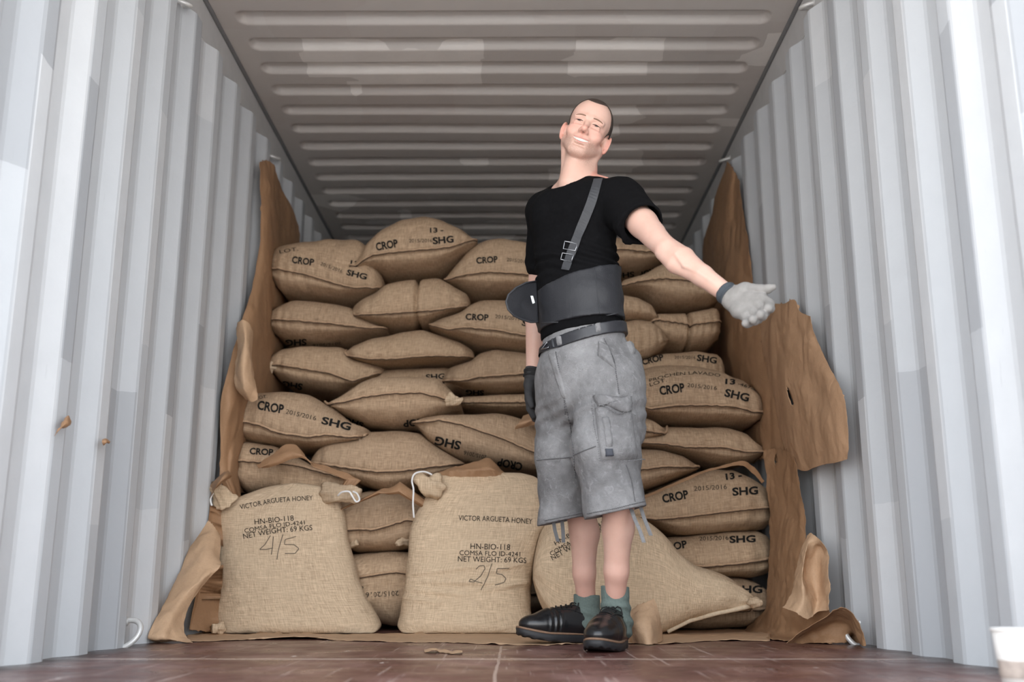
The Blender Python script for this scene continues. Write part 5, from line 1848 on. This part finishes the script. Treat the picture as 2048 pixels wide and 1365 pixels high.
T = Sculpt(axis(-0.02, 0.47, 0.004), axis(2.88, 3.55, 0.004), axis(0.90, 1.52, 0.004))
trunk(T)
T.cone(CH + lc * 0.05 + fc * 0.035, CH - lc * 0.05 + fc * 0.035, 0.085, 0.085, 0.04)
T.cone(NB + np.array([0, 0, -0.022]), SHL, 0.060, 0.058, 0.03)
T.cone(NB + np.array([0, 0, -0.022]), SHR, 0.060, 0.058, 0.03)
T.cone(CH, SHL, 0.088, 0.062, 0.04)
T.cone(CH, SHR, 0.085, 0.062, 0.04)
SE = SHL + (ELL_ - SHL) * 0.47
T.cone(SHL, SE, 0.066, 0.067, 0.03)
T.cone(SHL - perp * 0.01, SE - perp * 0.016, 0.060, 0.062, 0.03)
T.cone(SHR, SHR + (ELR - SHR) * 0.62, 0.064, 0.060, 0.02)
X, Y, Z = T.grid()
fold = 0.0045 * waves(X, Y, Z, 38, 5) + 0.0022 * waves(X, Y, Z, 95, 8)
zz_ = (Z - WAI[2])
gather = 0.0055 * np.sin(190 * Z + 60 * X + 3.0 * waves(X, Y, Z, 22, 9)) * np.exp(-((zz_ - 0.115) / 0.05) ** 2)
T.d = (T.d + fold + gather).astype(np.float32)
T.cut(HEMC + np.array([0, 0, -0.012]), (0.10, 0, -1))
# openings
T.cone(SHL + (ELL_ - SHL) * 0.34, SHL + (ELL_ - SHL) * 0.8, 0.057, 0.061, 0.004, 'sub')
cutd = u3(ELL_ - SHL)
X, Y, Z = T.grid()
sel = (X - SE[0]) * cutd[0] + (Y - SE[1]) * cutd[1] + (Z - SE[2]) * cutd[2] - 0.012
armz = np.sqrt((X - SE[0]) ** 2 + (Y - SE[1]) ** 2 + (Z - SE[2]) ** 2)
T.d = np.where(armz < 0.13, np.maximum(T.d, sel), T.d).astype(np.float32)
T.cone(NB + fc * 0.042 + np.array([-0.012, 0, 0.006]), NB + fc * 0.012 + np.array([0.01, 0, 0.15]), 0.070, 0.080, 0.004, 'sub')
shirt, TV, TQ = T.build('t_shirt', M['shirt'], smooth=2)
adopt(shirt)
tt = tree_of(TV, TQ)
del T

# ------------------------------------------------------------------ lumbar support belt
G = Sculpt(axis(0.0, 0.45, 0.004), axis(2.95, 3.45, 0.004), axis(0.93, 1.30, 0.004))
trunk(G, 0.010)
A_, B_, C_ = P(1062, 575, 3.12), P(1224, 521, 3.05), P(1224, 521, 3.05) + np.array([0.0, 0.3, -0.02])
n_ = np.cross(B_ - A_, C_ - A_)
n_ = n_ if n_[2] > 0 else -n_
G.cut(A_, n_)
A_, B_, C_ = P(1078, 650, 3.12), P(1240, 628, 3.05), P(1240, 628, 3.05) + np.array([0.0, 0.3, 0.0])
n_ = np.cross(B_ - A_, C_ - A_)
n_ = n_ if n_[2] < 0 else -n_
G.cut(A_, n_)
X, Y, Z = G.grid()
G.d = (G.d + 0.0022 * waves(X, Y, Z, 55, 12) + 0.001 * waves(X, Y, Z, 130, 13)).astype(np.float32)
brace, GV, GQ = G.build('support_belt', M['brace'], smooth=2)
adopt(brace)
gt = tree_of(GV, GQ)
del G


def along(tree, pts, off, n):
    pts = np.array(pts, float)
    seg = np.concatenate([[0], np.cumsum(np.linalg.norm(np.diff(pts, axis=0), axis=1))])
    out = []
    for t in np.linspace(0, seg[-1], n):
        q = on(tree, np.interp(t, seg, pts[:, 0]), np.interp(t, seg, pts[:, 1]), off)
        if q is not None:
            out.append(np.array(q))
    return out


def own(o, parent):
    o.parent = parent
    o.matrix_parent_inverse = parent.matrix_world.inverted()
    return o


bpy.context.view_layer.update()
for nm, pl_, r in (('binding', [(1070, 572), (1100, 552), (1128, 534), (1183, 517), (1218, 523)], 0.0022), ('binding', [(1082, 646), (1130, 644), (1180, 636), (1236, 627)], 0.0022),
                   ('panel_seam', [(1186, 518), (1192, 560), (1196, 600), (1200, 632)], 0.0013), ('panel_seam', [(1132, 536), (1140, 580), (1143, 640)], 0.001)):
    q = along(gt, pl_, 0.0005, 24)
    if len(q) > 3:
        own(MB().tube(q, r, 6).build(nm, M['brace_edge']), brace)


def slab(outline, thick, name, mat, parent=None, sub=10, puff=0.0):
    """closed plate: outline is a list of 3-D points; a back copy is set off by thick (vector)"""
    o3 = np.array(outline, float)
    c = o3.mean(0)
    v, f = [], []
    n = len(o3)
    for side, off in ((0, np.zeros(3)), (1, np.asarray(thick, float))):
        for j in range(sub):
            s_ = 1 - j / sub
            for p in o3:
                v.append(c + (p - c) * s_ + off + (np.asarray(thick, float) * puff * (1 - s_ ** 2) * (1 if side else -1)))
        v.append(c + off + np.asarray(thick, float) * puff * (1 if side else -1))
    m = n * sub + 1
    for side in (0, 1):
        b = side * m
        for j in range(sub - 1):
            for i in range(n):
                q = (b + j * n + i, b + j * n + (i + 1) % n, b + (j + 1) * n + (i + 1) % n, b + (j + 1) * n + i)
                f.append(q if side else q[::-1])
        for i in range(n):
            q = (b + (sub - 1) * n + i, b + (sub - 1) * n + (i + 1) % n, b + n * sub)
            f.append(q if side else q[::-1])
    for i in range(n):
        f.append((i, (i + 1) % n, m + (i + 1) % n, m + i))
    return link_mesh(name, v, f, mat, parent)


# loose front flap of the support belt
fl_px = [(1072, 563), (1052, 566), (1032, 576), (1017, 590), (1012, 604), (1016, 619), (1028, 632), (1045, 640), (1062, 645), (1076, 644)]
YF = [3.14, 3.10, 3.07, 3.05, 3.05, 3.05, 3.07, 3.10, 3.13, 3.14]
flap3 = [P(a, b, y) for (a, b), y in zip(fl_px, YF)]
fo = adopt(slab(flap3, (0.004, 0.012, 0), 'front_flap', M['brace'], puff=0.2))
bpy.context.view_layer.update()
own(MB().tube(flap3[0:], 0.0032, 6).build('binding', M['brace_edge']), fo)
lab = slab([P(1061, 592, 3.085), P(1066, 592, 3.085), P(1070, 606, 3.085), P(1065, 608, 3.085)], (0, 0.002, 0), 'maker_tag', plain('white_tag', (0.75, 0.82, 0.82), 0.6), sub=2)
own(lab, fo)


def ribbon(name, tree, pts, width, off, mat, parent, n=30, th=0.0018):
    c = along(tree, pts, off, n)
    c = [np.array(q) for q in c]
    arr = np.stack([smooth1(np.array(c)[:, i], 3) for i in range(3)], 1)
    v, f = [], []
    for i, p in enumerate(arr):
        t = u3(arr[min(i + 1, len(arr) - 1)] - arr[max(i - 1, 0)])
        vd = u3(p - CAM)
        l_, nr, _, _ = tree.find_nearest(Vector(p))
        nr = np.array(nr)
        s_ = u3(np.cross(t, nr))
        for a, b in ((-1, 0), (1, 0), (1, 1), (-1, 1)):
            v.append(p + s_ * a * width / 2 + nr * b * th)
    for i in range(len(arr) - 1):
        for k in range(4):
            f.append((i * 4 + k, i * 4 + (k + 1) % 4, i * 4 + 4 + (k + 1) % 4, i * 4 + 4 + k))
    f.append((0, 3, 2, 1))
    e = (len(arr) - 1) * 4
    f.append((e, e + 1, e + 2, e + 3))
    o = link_mesh(name, v, f, mat, smooth=False)
    return own(o, parent) if parent else adopt(o)


st_ = ribbon('shoulder_strap', tt, [(1197, 360), (1192, 378), (1180, 412), (1165, 450), (1152, 484), (1141, 512), (1132, 540)], 0.030, 0.004, M['brace_edge'], None, 34)
bpy.context.view_layer.update()


def frame_on(tree, c, w, hgt, off, r, parent, name='buckle', tilt=(0.0)):
    ca_, sa_ = math.cos(tilt), math.sin(tilt)
    pts = []
    for dx, dy in ((-1, -1), (0, -1), (1, -1), (1, 0), (1, 1), (0, 1), (-1, 1), (-1, 0)):
        a, b = dx * w / 2, dy * hgt / 2
        q = on(tree, c[0] + a * ca_ - b * sa_, c[1] + a * sa_ + b * ca_, off)
        if q is not None:
            pts.append(q)
    return own(MB().tube(pts, r, 8, closed=True).build(name, M['metal']), parent)


frame_on(tt, (1142, 493), 24, 13, 0.007, 0.0017, st_, tilt=0.2)
frame_on(tt, (1136, 516), 22, 9, 0.007, 0.0016, st_, tilt=0.2)

# ------------------------------------------------------------------ cargo shorts
Sh = Sculpt(axis(-0.02, 0.44, 0.004), axis(2.86, 3.46, 0.004), axis(0.33, 0.99, 0.004))
WB = P(1166, 662, 3.175)
Sh.cone(WB, HIP, 0.105, 0.122, 0.03, flat=(lp, 1.34))
hemL, hemR = P(1231, 1026, 3.07), P(1127, 1040, 3.30)
midL, midR = P(1209, 895, 3.075), P(1121, 905, 3.285)
Sh.cone(HIP + np.array([0, 0, -0.03]), P(1160, 790, 3.18), 0.115, 0.10, 0.04, flat=(lp, 1.35))
Sh.chain([HL, midL, hemL, hemL + (hemL - midL) * 0.3], [0.106, 0.099, 0.0925, 0.092], 0.025)
Sh.chain([HR, midR, hemR, hemR + (hemR - midR) * 0.3], [0.100, 0.083, 0.072, 0.072], 0.025)
Sh.cone(P(1262, 720, 3.12), P(1262, 860, 3.12), 0.03, 0.04, 0.05)
X, Y, Z = Sh.grid()
low_ = np.clip((0.80 - Z) / 0.3, 0.25, 1)
Sh.d = (Sh.d + low_ * (0.0085 * waves(X, Y, Z, 34, 21) + 0.0045 * waves(X, Y, Z, 80, 22)) + 0.003 * np.sin(150 * Z - 60 * X + 2 * waves(X, Y, Z, 25, 23)) * np.exp(-((Z - 0.70) / 0.06) ** 2)).astype(np.float32)
# hems and leg openings
hl_px, hr_px = (P(1170, 1038, 3.0), P(1294, 1013, 3.07)), (P(1085, 1050, 3.25), P(1170, 1034, 3.3))
X, Y, Z = Sh.grid()
sideL = ((X - 0.205) * lp[0] + (Y - 3.19) * lp[1]) > 0
planeL = (hl_px[0][2] + (X - hl_px[0][0]) * (hl_px[1][2] - hl_px[0][2]) / (hl_px[1][0] - hl_px[0][0])) - Z
planeR = (hr_px[0][2] + (X - hr_px[0][0]) * (hr_px[1][2] - hr_px[0][2]) / (hr_px[1][0] - hr_px[0][0])) - Z
Sh.d = np.maximum(Sh.d, np.where(sideL, planeL, planeR) + 0 * Sh.d).astype(np.float32)
Sh.cone(hemL + np.array([0, 0, 0.07]), hemL + np.array([0, 0, -0.1]), 0.071, 0.074, 0.006, 'sub')
Sh.cone(hemR + np.array([0, 0, 0.07]), hemR + np.array([0, 0, -0.1]), 0.055, 0.058, 0.006, 'sub')
Sh.cut(WB + np.array([0, 0, 0.0]), (0.16, 0, 1))
shorts, SV, SQ = Sh.build('cargo_shorts', M['denim'], smooth=2, whole=True)
adopt(shorts)
stt = tree_of(SV, SQ)
del Sh
bpy.context.view_layer.update()


def applique(name, tree, quad, off, mat, parent, n=14, m=14, edge=0.16, wr=0.0015, seed=0):
    """a sewn-on piece: rises from the cloth at its edges to off"""
    tl, tr, br, bl = [np.array(q, float) for q in quad]
    v, f, ok = [], [], []
    for j in range(m + 1):
        for i in range(n + 1):
            a, b = i / n, j / m
            p = (tl * (1 - a) + tr * a) * (1 - b) + (bl * (1 - a) + br * a) * b
            ed = min(a, 1 - a, b, 1 - b)
            w = min(1.0, ed / edge) ** 0.5
            q = on(tree, p[0], p[1], -0.002 + (off + 0.002) * w + wr * nz(p[0] * 0.07, p[1] * 0.07, seed))
            ok.append(q is not None)
            v.append(q if q is not None else (0, 0, 0))
    for j in range(m):
        for i in range(n):
            q = (j * (n + 1) + i, j * (n + 1) + i + 1, (j + 1) * (n + 1) + i + 1, (j + 1) * (n + 1) + i)
            if all(ok[k] for k in q):
                d = max((Vector(v[q[k]]) - Vector(v[q[(k + 1) % 4]])).length for k in range(4))
                if d < 0.06:
                    f.append(q[::-1])
    used = sorted({i for q in f for i in q})
    mp = {u: i for i, u in enumerate(used)}
    o = link_mesh(name, [v[u] for u in used], [tuple(mp[i] for i in q) for q in f], mat)
    return own(o, parent)


pocket = applique('cargo_pocket', stt, ((1186, 800), (1262, 806), (1278, 922), (1200, 924)), 0.014, M['denim'], shorts, seed=1)
flap_ = applique('pocket_flap', stt, ((1183, 792), (1265, 793), (1262, 832), (1192, 812)), 0.021, M['denim'], shorts, seed=2)
applique('pocket_pleat', stt, ((1203, 830), (1219, 832), (1226, 900), (1210, 902)), 0.019, M['denim'], shorts, 6, 14, seed=3)
applique('woven_badge', stt, ((1207, 897), (1225, 896), (1227, 914), (1209, 915)), 0.023, plain('dark_badge', (0.05, 0.055, 0.07), 0.7), shorts, 6, 6, 0.1, 0)
applique('hip_pocket_flap', stt, ((1196, 682), (1216, 690), (1234, 742), (1194, 712)), 0.012, M['denim'], shorts, seed=5)
applique('back_pocket_flap', stt, ((1250, 684), (1262, 682), (1270, 710), (1262, 708)), 0.012, M['denim'], shorts, 5, 8, seed=8)
applique('fly', stt, ((1094, 702), (1110, 700), (1134, 800), (1126, 800)), 0.006, M['denim'], shorts, 8, 20, seed=6)
for pts, pale in (([(1208, 678), (1228, 720), (1238, 790)], 0), ([(1147, 911), (1168, 902), (1192, 893)], 0), ([(1074, 921), (1110, 918), (1146, 915)], 0),
                  ([(1112, 704), (1128, 790), (1131, 830)], 0), ([(1130, 800), (1140, 850), (1148, 905), (1150, 960)], 0), ([(1175, 1028), (1230, 1018), (1290, 1003)], 0), ([(1090, 1042), (1130, 1034), (1166, 1026)], 0),
                  ([(1252, 930), (1262, 960), (1270, 1005)], 0), ([(1187, 806), (1192, 860), (1202, 922)], 1), ([(1192, 815), (1225, 824), (1262, 835)], 1), ([(1200, 920), (1240, 922), (1278, 920)], 1)):
    q = along(stt, pts, 0.0015 if not pale else 0.02, 30)
    if len(q) > 3:
        mb = MB()
        for i in range(0, len(q) - 1):
            mb.tube([q[i], q[i] * 0.35 + q[i + 1] * 0.65], 0.0015, 5)
        own(mb.build('stitching', M['stitch_pale' if pale else 'stitch']), shorts)
# drawcords at the hems
for pts in ([(1262, 1018, 3.02), (1270, 1040, 3.0), (1280, 1062, 2.99), (1288, 1086, 2.99)], [(1281, 1014, 3.04), (1288, 1036, 3.02), (1296, 1056, 3.01), (1302, 1072, 3.01)],
            [(1107, 1044, 3.26), (1110, 1062, 3.26), (1116, 1084, 3.26)], [(1124, 1042, 3.26), (1126, 1062, 3.26), (1127, 1086, 3.26)]):
    q = [P(*p) for p in pts]
    v, f = [], []
    for i, p in enumerate(q):
        for a, b in ((-1, 0), (1, 0), (1, 1), (-1, 1)):
            v.append(p + np.array([a * 0.0058, b * 0.003 + a * 0.002, 0]))
    for i in range(len(q) - 1):
        for k in range(4):
            f.append((i * 4 + k, i * 4 + (k + 1) % 4, i * 4 + 4 + (k + 1) % 4, i * 4 + 4 + k))
    f += [(0, 3, 2, 1), tuple((len(q) - 1) * 4 + k for k in range(4))]
    own(link_mesh('drawcord', v, f, M['denim'] if pts[0][0] > 1200 else M['stitch'], smooth=False), shorts)

# leather belt
Bl = Sculpt(axis(0.0, 0.42, 0.003), axis(2.95, 3.42, 0.003), axis(0.90, 1.0, 0.003))
Bl.cone(WB + np.array([0, 0, 0.05]), HIP, 0.111, 0.126, 0.03, flat=(lp, 1.34))
pa, pb = P(1085, 689, 3.08), P(1250, 652, 3.08)
X, Y, Z = Bl.grid()
zc = pa[2] + (X - pa[0]) * (pb[2] - pa[2]) / (pb[0] - pa[0])
Bl.d = np.maximum(Bl.d, np.abs(Z - zc) - 0.019).astype(np.float32)
beltm, LV, LQ = Bl.build('leather_belt', M['belt'], smooth=1)
adopt(beltm)
lt = tree_of(LV, LQ)
del Bl
bpy.context.view_layer.update()
mb = MB()
for i in range(6):
    c = on(lt, 1132 + i * 13.5, 665 - i * 3.6, 0.0)
    if c:
        own(MB().tube([c + Vector((0.0, 0.001, 0)), c + Vector((-0.0008, -0.0012, 0))], 0.0022, 8).build('belt_hole', M['stitch_pale']), beltm)
frame_on(lt, (1090, 687), 15, 22, 0.004, 0.0024, beltm, tilt=-0.25)
applique('belt_keeper', lt, ((1100, 676), (1106, 675), (1110, 697), (1104, 698)), 0.004, M['belt'], beltm, 4, 8, 0.2, 0)
for q in (((1110, 664), (1121, 661), (1125, 690), (1114, 693)), ((1188, 642), (1199, 640), (1204, 664), (1192, 666))):
    applique('belt_loop', lt, q, 0.006, M['denim'], shorts, 5, 10, 0.2, 0.0005)

# ------------------------------------------------------------------ gloves
def cuff(name, a, b, r0, r1, mat, cell=0.0025):
    a, b = np.asarray(a), np.asarray(b)
    pts = [a + (b - a) * t for t in np.linspace(0, 1, 9)]
    rr = [r0 + (r1 - r0) * t + 0.0012 * math.sin(t * 9) for t in np.linspace(0, 1, 9)]
    return MB().tube([pts[0]] + pts + [pts[-1]], [r0 * 0.8] + rr + [r1 * 0.8], 28).build(name, mat)


def glove(name, mat, cmat, palm, fingers, cuff_ab, cr, k=0.012):
    allp = np.array([p for ch in palm + fingers for p, _ in ch])
    lo, hi = allp.min(0) - 0.035, allp.max(0) + 0.035
    sc = Sculpt(*[np.arange(l, q, 0.0018) for l, q in zip(lo, hi)])
    for ch in palm:
        sc.chain([p for p, _ in ch], [r for _, r in ch], k)
    for ch in fingers:
        sc.chain([p for p, _ in ch], [r for _, r in ch], 0.0035)
    X, Y, Z = sc.grid()
    sc.d = (sc.d + 0.0009 * waves(X, Y, Z, 120, 31) + 0.0004 * waves(X, Y, Z, 320, 32)).astype(np.float32)
    o, V, Q = sc.build(name, mat, smooth=1)
    adopt(o)
    bpy.context.view_layer.update()
    own(cuff('glove_cuff', cuff_ab[0], cuff_ab[1], cr[0], cr[1], cmat), o)
    return o


def L_(px, py, y, r):
    return (P(px, py, y), r)


w_ = WRL
palm = [[L_(1462, 592, 2.695, 0.026), L_(1485, 594, 2.66, 0.022), L_(1524, 598, 2.605, 0.0155)],
        [L_(1464, 596, 2.69, 0.025), L_(1490, 606, 2.65, 0.021), L_(1518, 612, 2.600, 0.0155)],
        [L_(1464, 600, 2.69, 0.025), L_(1484, 616, 2.65, 0.020), L_(1507, 625, 2.602, 0.015)],
        [L_(1463, 602, 2.69, 0.024), L_(1476, 622, 2.65, 0.018), L_(1492, 634, 2.61, 0.0145)],
        [L_(1468, 588, 2.69, 0.022), L_(1490, 582, 2.66, 0.021), L_(1508, 580, 2.64, 0.016)]]
fingers = [[L_(1524, 598, 2.605, 0.0153), L_(1538, 608, 2.575, 0.0141), L_(1539, 617, 2.545, 0.0130), L_(1536, 617, 2.53, 0.0119)],
           [L_(1518, 612, 2.600, 0.0153), L_(1529, 624, 2.572, 0.0147), L_(1524, 631, 2.535, 0.0136), L_(1520, 630, 2.52, 0.0122)],
           [L_(1507, 625, 2.602, 0.0147), L_(1515, 637, 2.575, 0.0141), L_(1509, 641, 2.540, 0.0130), L_(1505, 639, 2.525, 0.0116)],
           [L_(1492, 634, 2.61, 0.0136), L_(1498, 645, 2.585, 0.0127), L_(1494, 648, 2.560, 0.0113), L_(1491, 647, 2.548, 0.0104)],
           [L_(1504, 580, 2.64, 0.0169), L_(1522, 580, 2.615, 0.0141), L_(1536, 578, 2.60, 0.0119), L_(1547, 575, 2.59, 0.0085)]]
gl = glove('work_glove', M['glove'], M['cuff'], palm, fingers, (WRL + (ELL_ - WRL) * 0.045, WRL + (WRL - ELL_) * 0.05), (0.0315, 0.0325))
gl['label'] = 'open grey glove with slate cuff'
palm = [[L_(1066, 745, 3.43, 0.028), L_(1061, 770, 3.41, 0.021), L_(1058, 798, 3.39, 0.015)],
        [L_(1067, 745, 3.43, 0.028), L_(1064, 772, 3.42, 0.020), L_(1062, 802, 3.405, 0.0145)],
        [L_(1068, 745, 3.44, 0.027), L_(1067, 772, 3.44, 0.020), L_(1066, 802, 3.43, 0.0145)],
        [L_(1069, 746, 3.45, 0.026), L_(1070, 770, 3.455, 0.018), L_(1070, 798, 3.455, 0.0135)]]
fingers = [[L_(1058, 798, 3.39, 0.0135), L_(1060, 818, 3.375, 0.0125), L_(1067, 832, 3.385, 0.011), L_(1073, 836, 3.40, 0.010)],
           [L_(1062, 802, 3.405, 0.0135), L_(1064, 822, 3.395, 0.0125), L_(1070, 838, 3.405, 0.011), L_(1076, 840, 3.42, 0.010)],
           [L_(1066, 802, 3.43, 0.013), L_(1069, 822, 3.43, 0.012), L_(1075, 836, 3.44, 0.011), L_(1080, 836, 3.45, 0.010)],
           [L_(1070, 798, 3.455, 0.012), L_(1074, 815, 3.46, 0.011), L_(1079, 826, 3.465, 0.010), L_(1083, 826, 3.47, 0.009)],
           [L_(1060, 765, 3.40, 0.016), L_(1057, 785, 3.375, 0.0135), L_(1060, 803, 3.36, 0.0115), L_(1063, 812, 3.355, 0.0095)]]
gr = glove('work_glove', M['glove_dark'], M['lace'], palm, fingers, (WRR + (ELR - WRR) * 0.01, WRR + (WRR - ELR) * 0.08), (0.033, 0.034))
gr['label'] = 'dark hanging glove'

# ------------------------------------------------------------------ socks and shoes
def sock(a, top_z, f, seed):
    sc = Sculpt(*[np.arange(l, q, 0.0028) for l, q in zip((a[0] - 0.09, a[1] - 0.10, 0.03), (a[0] + 0.09, a[1] + 0.10, top_z + 0.03))])
    tip = np.array([a[0], a[1], top_z])
    sc.cone(np.array([a[0], a[1], 0.06]), tip + np.array([0, 0, 0.03]), 0.043, 0.043, 0.01)
    sc.cone(np.array([a[0], a[1], 0.065]), np.array([a[0], a[1], 0.05]) + f * 0.08, 0.044, 0.035, 0.03)
    X, Y, Z = sc.grid()
    t = np.clip((top_z - 0.03 - Z) / 0.03, 0, 1)
    sc.d = (sc.d + t * (0.0032 * np.sin(170 * Z + 30 * X + 2.2 * waves(X, Y, Z, 40, seed)) + 0.002 * waves(X, Y, Z, 90, seed + 1))).astype(np.float32)
    an = np.arctan2(Y - a[1], X - a[0])
    sc.d = (sc.d + 0.0008 * np.sin(an * 44) + 0 * Z).astype(np.float32)
    sc.cut(tip, (0.05, 0, 1))
    o, _, _ = sc.build('sock', M['sock'], smooth=1, whole=True)
    return adopt(o)


sock(AL, P(1232, 1173, 3.19)[2], u3((-0.3, -1, 0)), 41)
sock(AR, P(1172, 1190, 3.45)[2], u3((-0.95, -0.3, 0)), 51)


def shoe(ank, f, lift, seed):
    f = u3(f)
    s_ = np.cross(np.array([0, 0, 1.0]), f)
    u_ = np.array([0, 0, 1.0])
    ca_, sa_ = math.cos(lift), math.sin(lift)
    f2_, u2_ = f * ca_ + u_ * sa_, u_ * ca_ - f * sa_
    R = np.stack([f2_, s_, u2_], 1)
    heel = np.array([ank[0], ank[1], 0.0]) - f * 0.055

    def q(x, y, z):
        return heel + R @ np.array([x, y, z])
    ext = np.array([q(x, y, 0) for x in (-0.03, 0.33) for y in (-0.07, 0.07)])
    lo, hi = ext.min(0), ext.max(0)
    ax_ = (np.arange(lo[0] - 0.01, hi[0] + 0.01, 0.0024), np.arange(lo[1] - 0.01, hi[1] + 0.01, 0.0024), np.arange(-0.02, 0.16, 0.0024))
    up = Sculpt(*ax_)
    up.ell(q(0.225, 0, 0.050), (0.070, 0.048, 0.034), R, 0.02)
    up.ell(q(0.155, 0, 0.056), (0.085, 0.047, 0.044), R, 0.02)
    up.cone(q(0.19, 0, 0.060), q(0.075, 0, 0.098), 0.034, 0.030, 0.025)
    up.ell(q(0.050, 0, 0.062), (0.062, 0.038, 0.052), R, 0.02)
    up.cone(q(0.04, 0, 0.05), q(0.2, 0.0, 0.045), 0.038, 0.046, 0.02)
    up.ell(q(0.052, 0, 0.120), (0.058, 0.033, 0.050), R, 0.006, 'sub')
    X, Y, Z = up.grid()
    lxx = (X - heel[0]) * f2_[0] + (Y - heel[1]) * f2_[1] + (Z - heel[2]) * f2_[2]
    up.d = (up.d + 0.0022 * np.sin(lxx * 330 + waves(X, Y, Z, 40, seed)) * np.exp(-((lxx - 0.185) / 0.022) ** 2) + 0.0009 * waves(X, Y, Z, 70, seed)).astype(np.float32)
    up.cut(q(0, 0, 0.024), -u2_)
    o, V, Q = up.build('shoe', M['shoe'], smooth=1)
    adopt(o)
    bpy.context.view_layer.update()
    tr = tree_of(V, Q)
    for nm, g, z0, z1, mt in (('welt', 0.0065, 0.0215, 0.028, M['welt']), ('sole', 0.0075, 0.0, 0.0225, M['sole'])):
        v, fcs = [], []
        out = []
        for a in np.linspace(0, 2 * math.pi, 72, endpoint=False):
            x = 0.145 + (0.150 + g) * math.cos(a)
            wv = 0.034 + 0.016 * min(1, max(0, (x - 0.07) / 0.13)) - 0.004 * math.exp(-((x - 0.10) / 0.03) ** 2)
            y = (wv + g) * np.sign(math.sin(a)) * abs(math.sin(a)) ** 0.72
            spring = 0.014 * max(0.0, (x - 0.20) / 0.1) ** 1.6
            out.append((x, y, spring))
        n = len(out)
        lv = [(z0 + 0.004, 0.985), (z0, 1.0), (z1, 1.0), (z1 + 0.001, 0.97)] if nm == 'welt' else [(z0, 0.95), (z0 + 0.004, 0.99), (z1 * 0.55, 0.985), (z1, 1.0), (z1 + 0.001, 0.96)]
        for z, sc_ in lv:
            for i, (x, y, sp) in enumerate(out):
                tread = 0.0
                if nm == 'sole' and z < z1 * 0.5:
                    tread = 0.004 if (i // 2) % 2 and 0.15 < x else 0.0
                v.append(q(0.145 + (x - 0.145) * sc_, y * sc_, z + sp + tread * (z < 0.006)))
        for j in range(len(lv) - 1):
            for i in range(n):
                fcs.append((j * n + i, j * n + (i + 1) % n, (j + 1) * n + (i + 1) % n, (j + 1) * n + i))
        fcs.append(tuple(range(n))[::-1])
        fcs.append(tuple((len(lv) - 1) * n + i for i in range(n)))
        own(link_mesh(nm, v, fcs, mt), o)

    def down(x, y, off):
        p = q(x, y, 0.2)
        l_, n_, _, _ = tr.ray_cast(Vector(p), Vector(-u2_))
        return None if l_ is None else np.array(l_) + np.array(n_) * off
    mb = MB()
    lc_ = []
    for i in range(4):
        x = 0.118 + i * 0.017
        pts = [down(x + 0.006 * t, 0.020 * t, 0.0025) for t in np.linspace(-1, 1, 7)]
        pts = [p for p in pts if p is not None]
        if len(pts) > 3:
            own(MB().tube(pts, 0.0019, 6).build('lace', M['lace']), o)
    for s0 in (-1, 1):
        pts = [down(0.115 - 0.012 * math.sin(t * 3.1), s0 * (0.004 + 0.028 * t), 0.004 + 0.006 * math.sin(t * 3.1)) for t in np.linspace(0, 1, 9)]
        pts = [p for p in pts if p is not None]
        if len(pts) > 3:
            own(MB().tube(pts, 0.0019, 6).build('lace', M['lace']), o)
        pts = [down(0.185 - 0.10 * t, s0 * (0.022 + 0.014 * t), 0.0008) for t in np.linspace(0, 1, 12)]
        pts = [p for p in pts if p is not None]
        if len(pts) > 3:
            own(MB().tube(pts, 0.0011, 5).build('facing_seam', M['lace']), o)
    # scuffed toe
    v, fcs = [], []
    return o


sl_ = shoe(AL, (-0.36, -1, 0), 0.0, 61)
sr_ = shoe(AR, (-0.93, -0.36, 0), 0.05, 71)
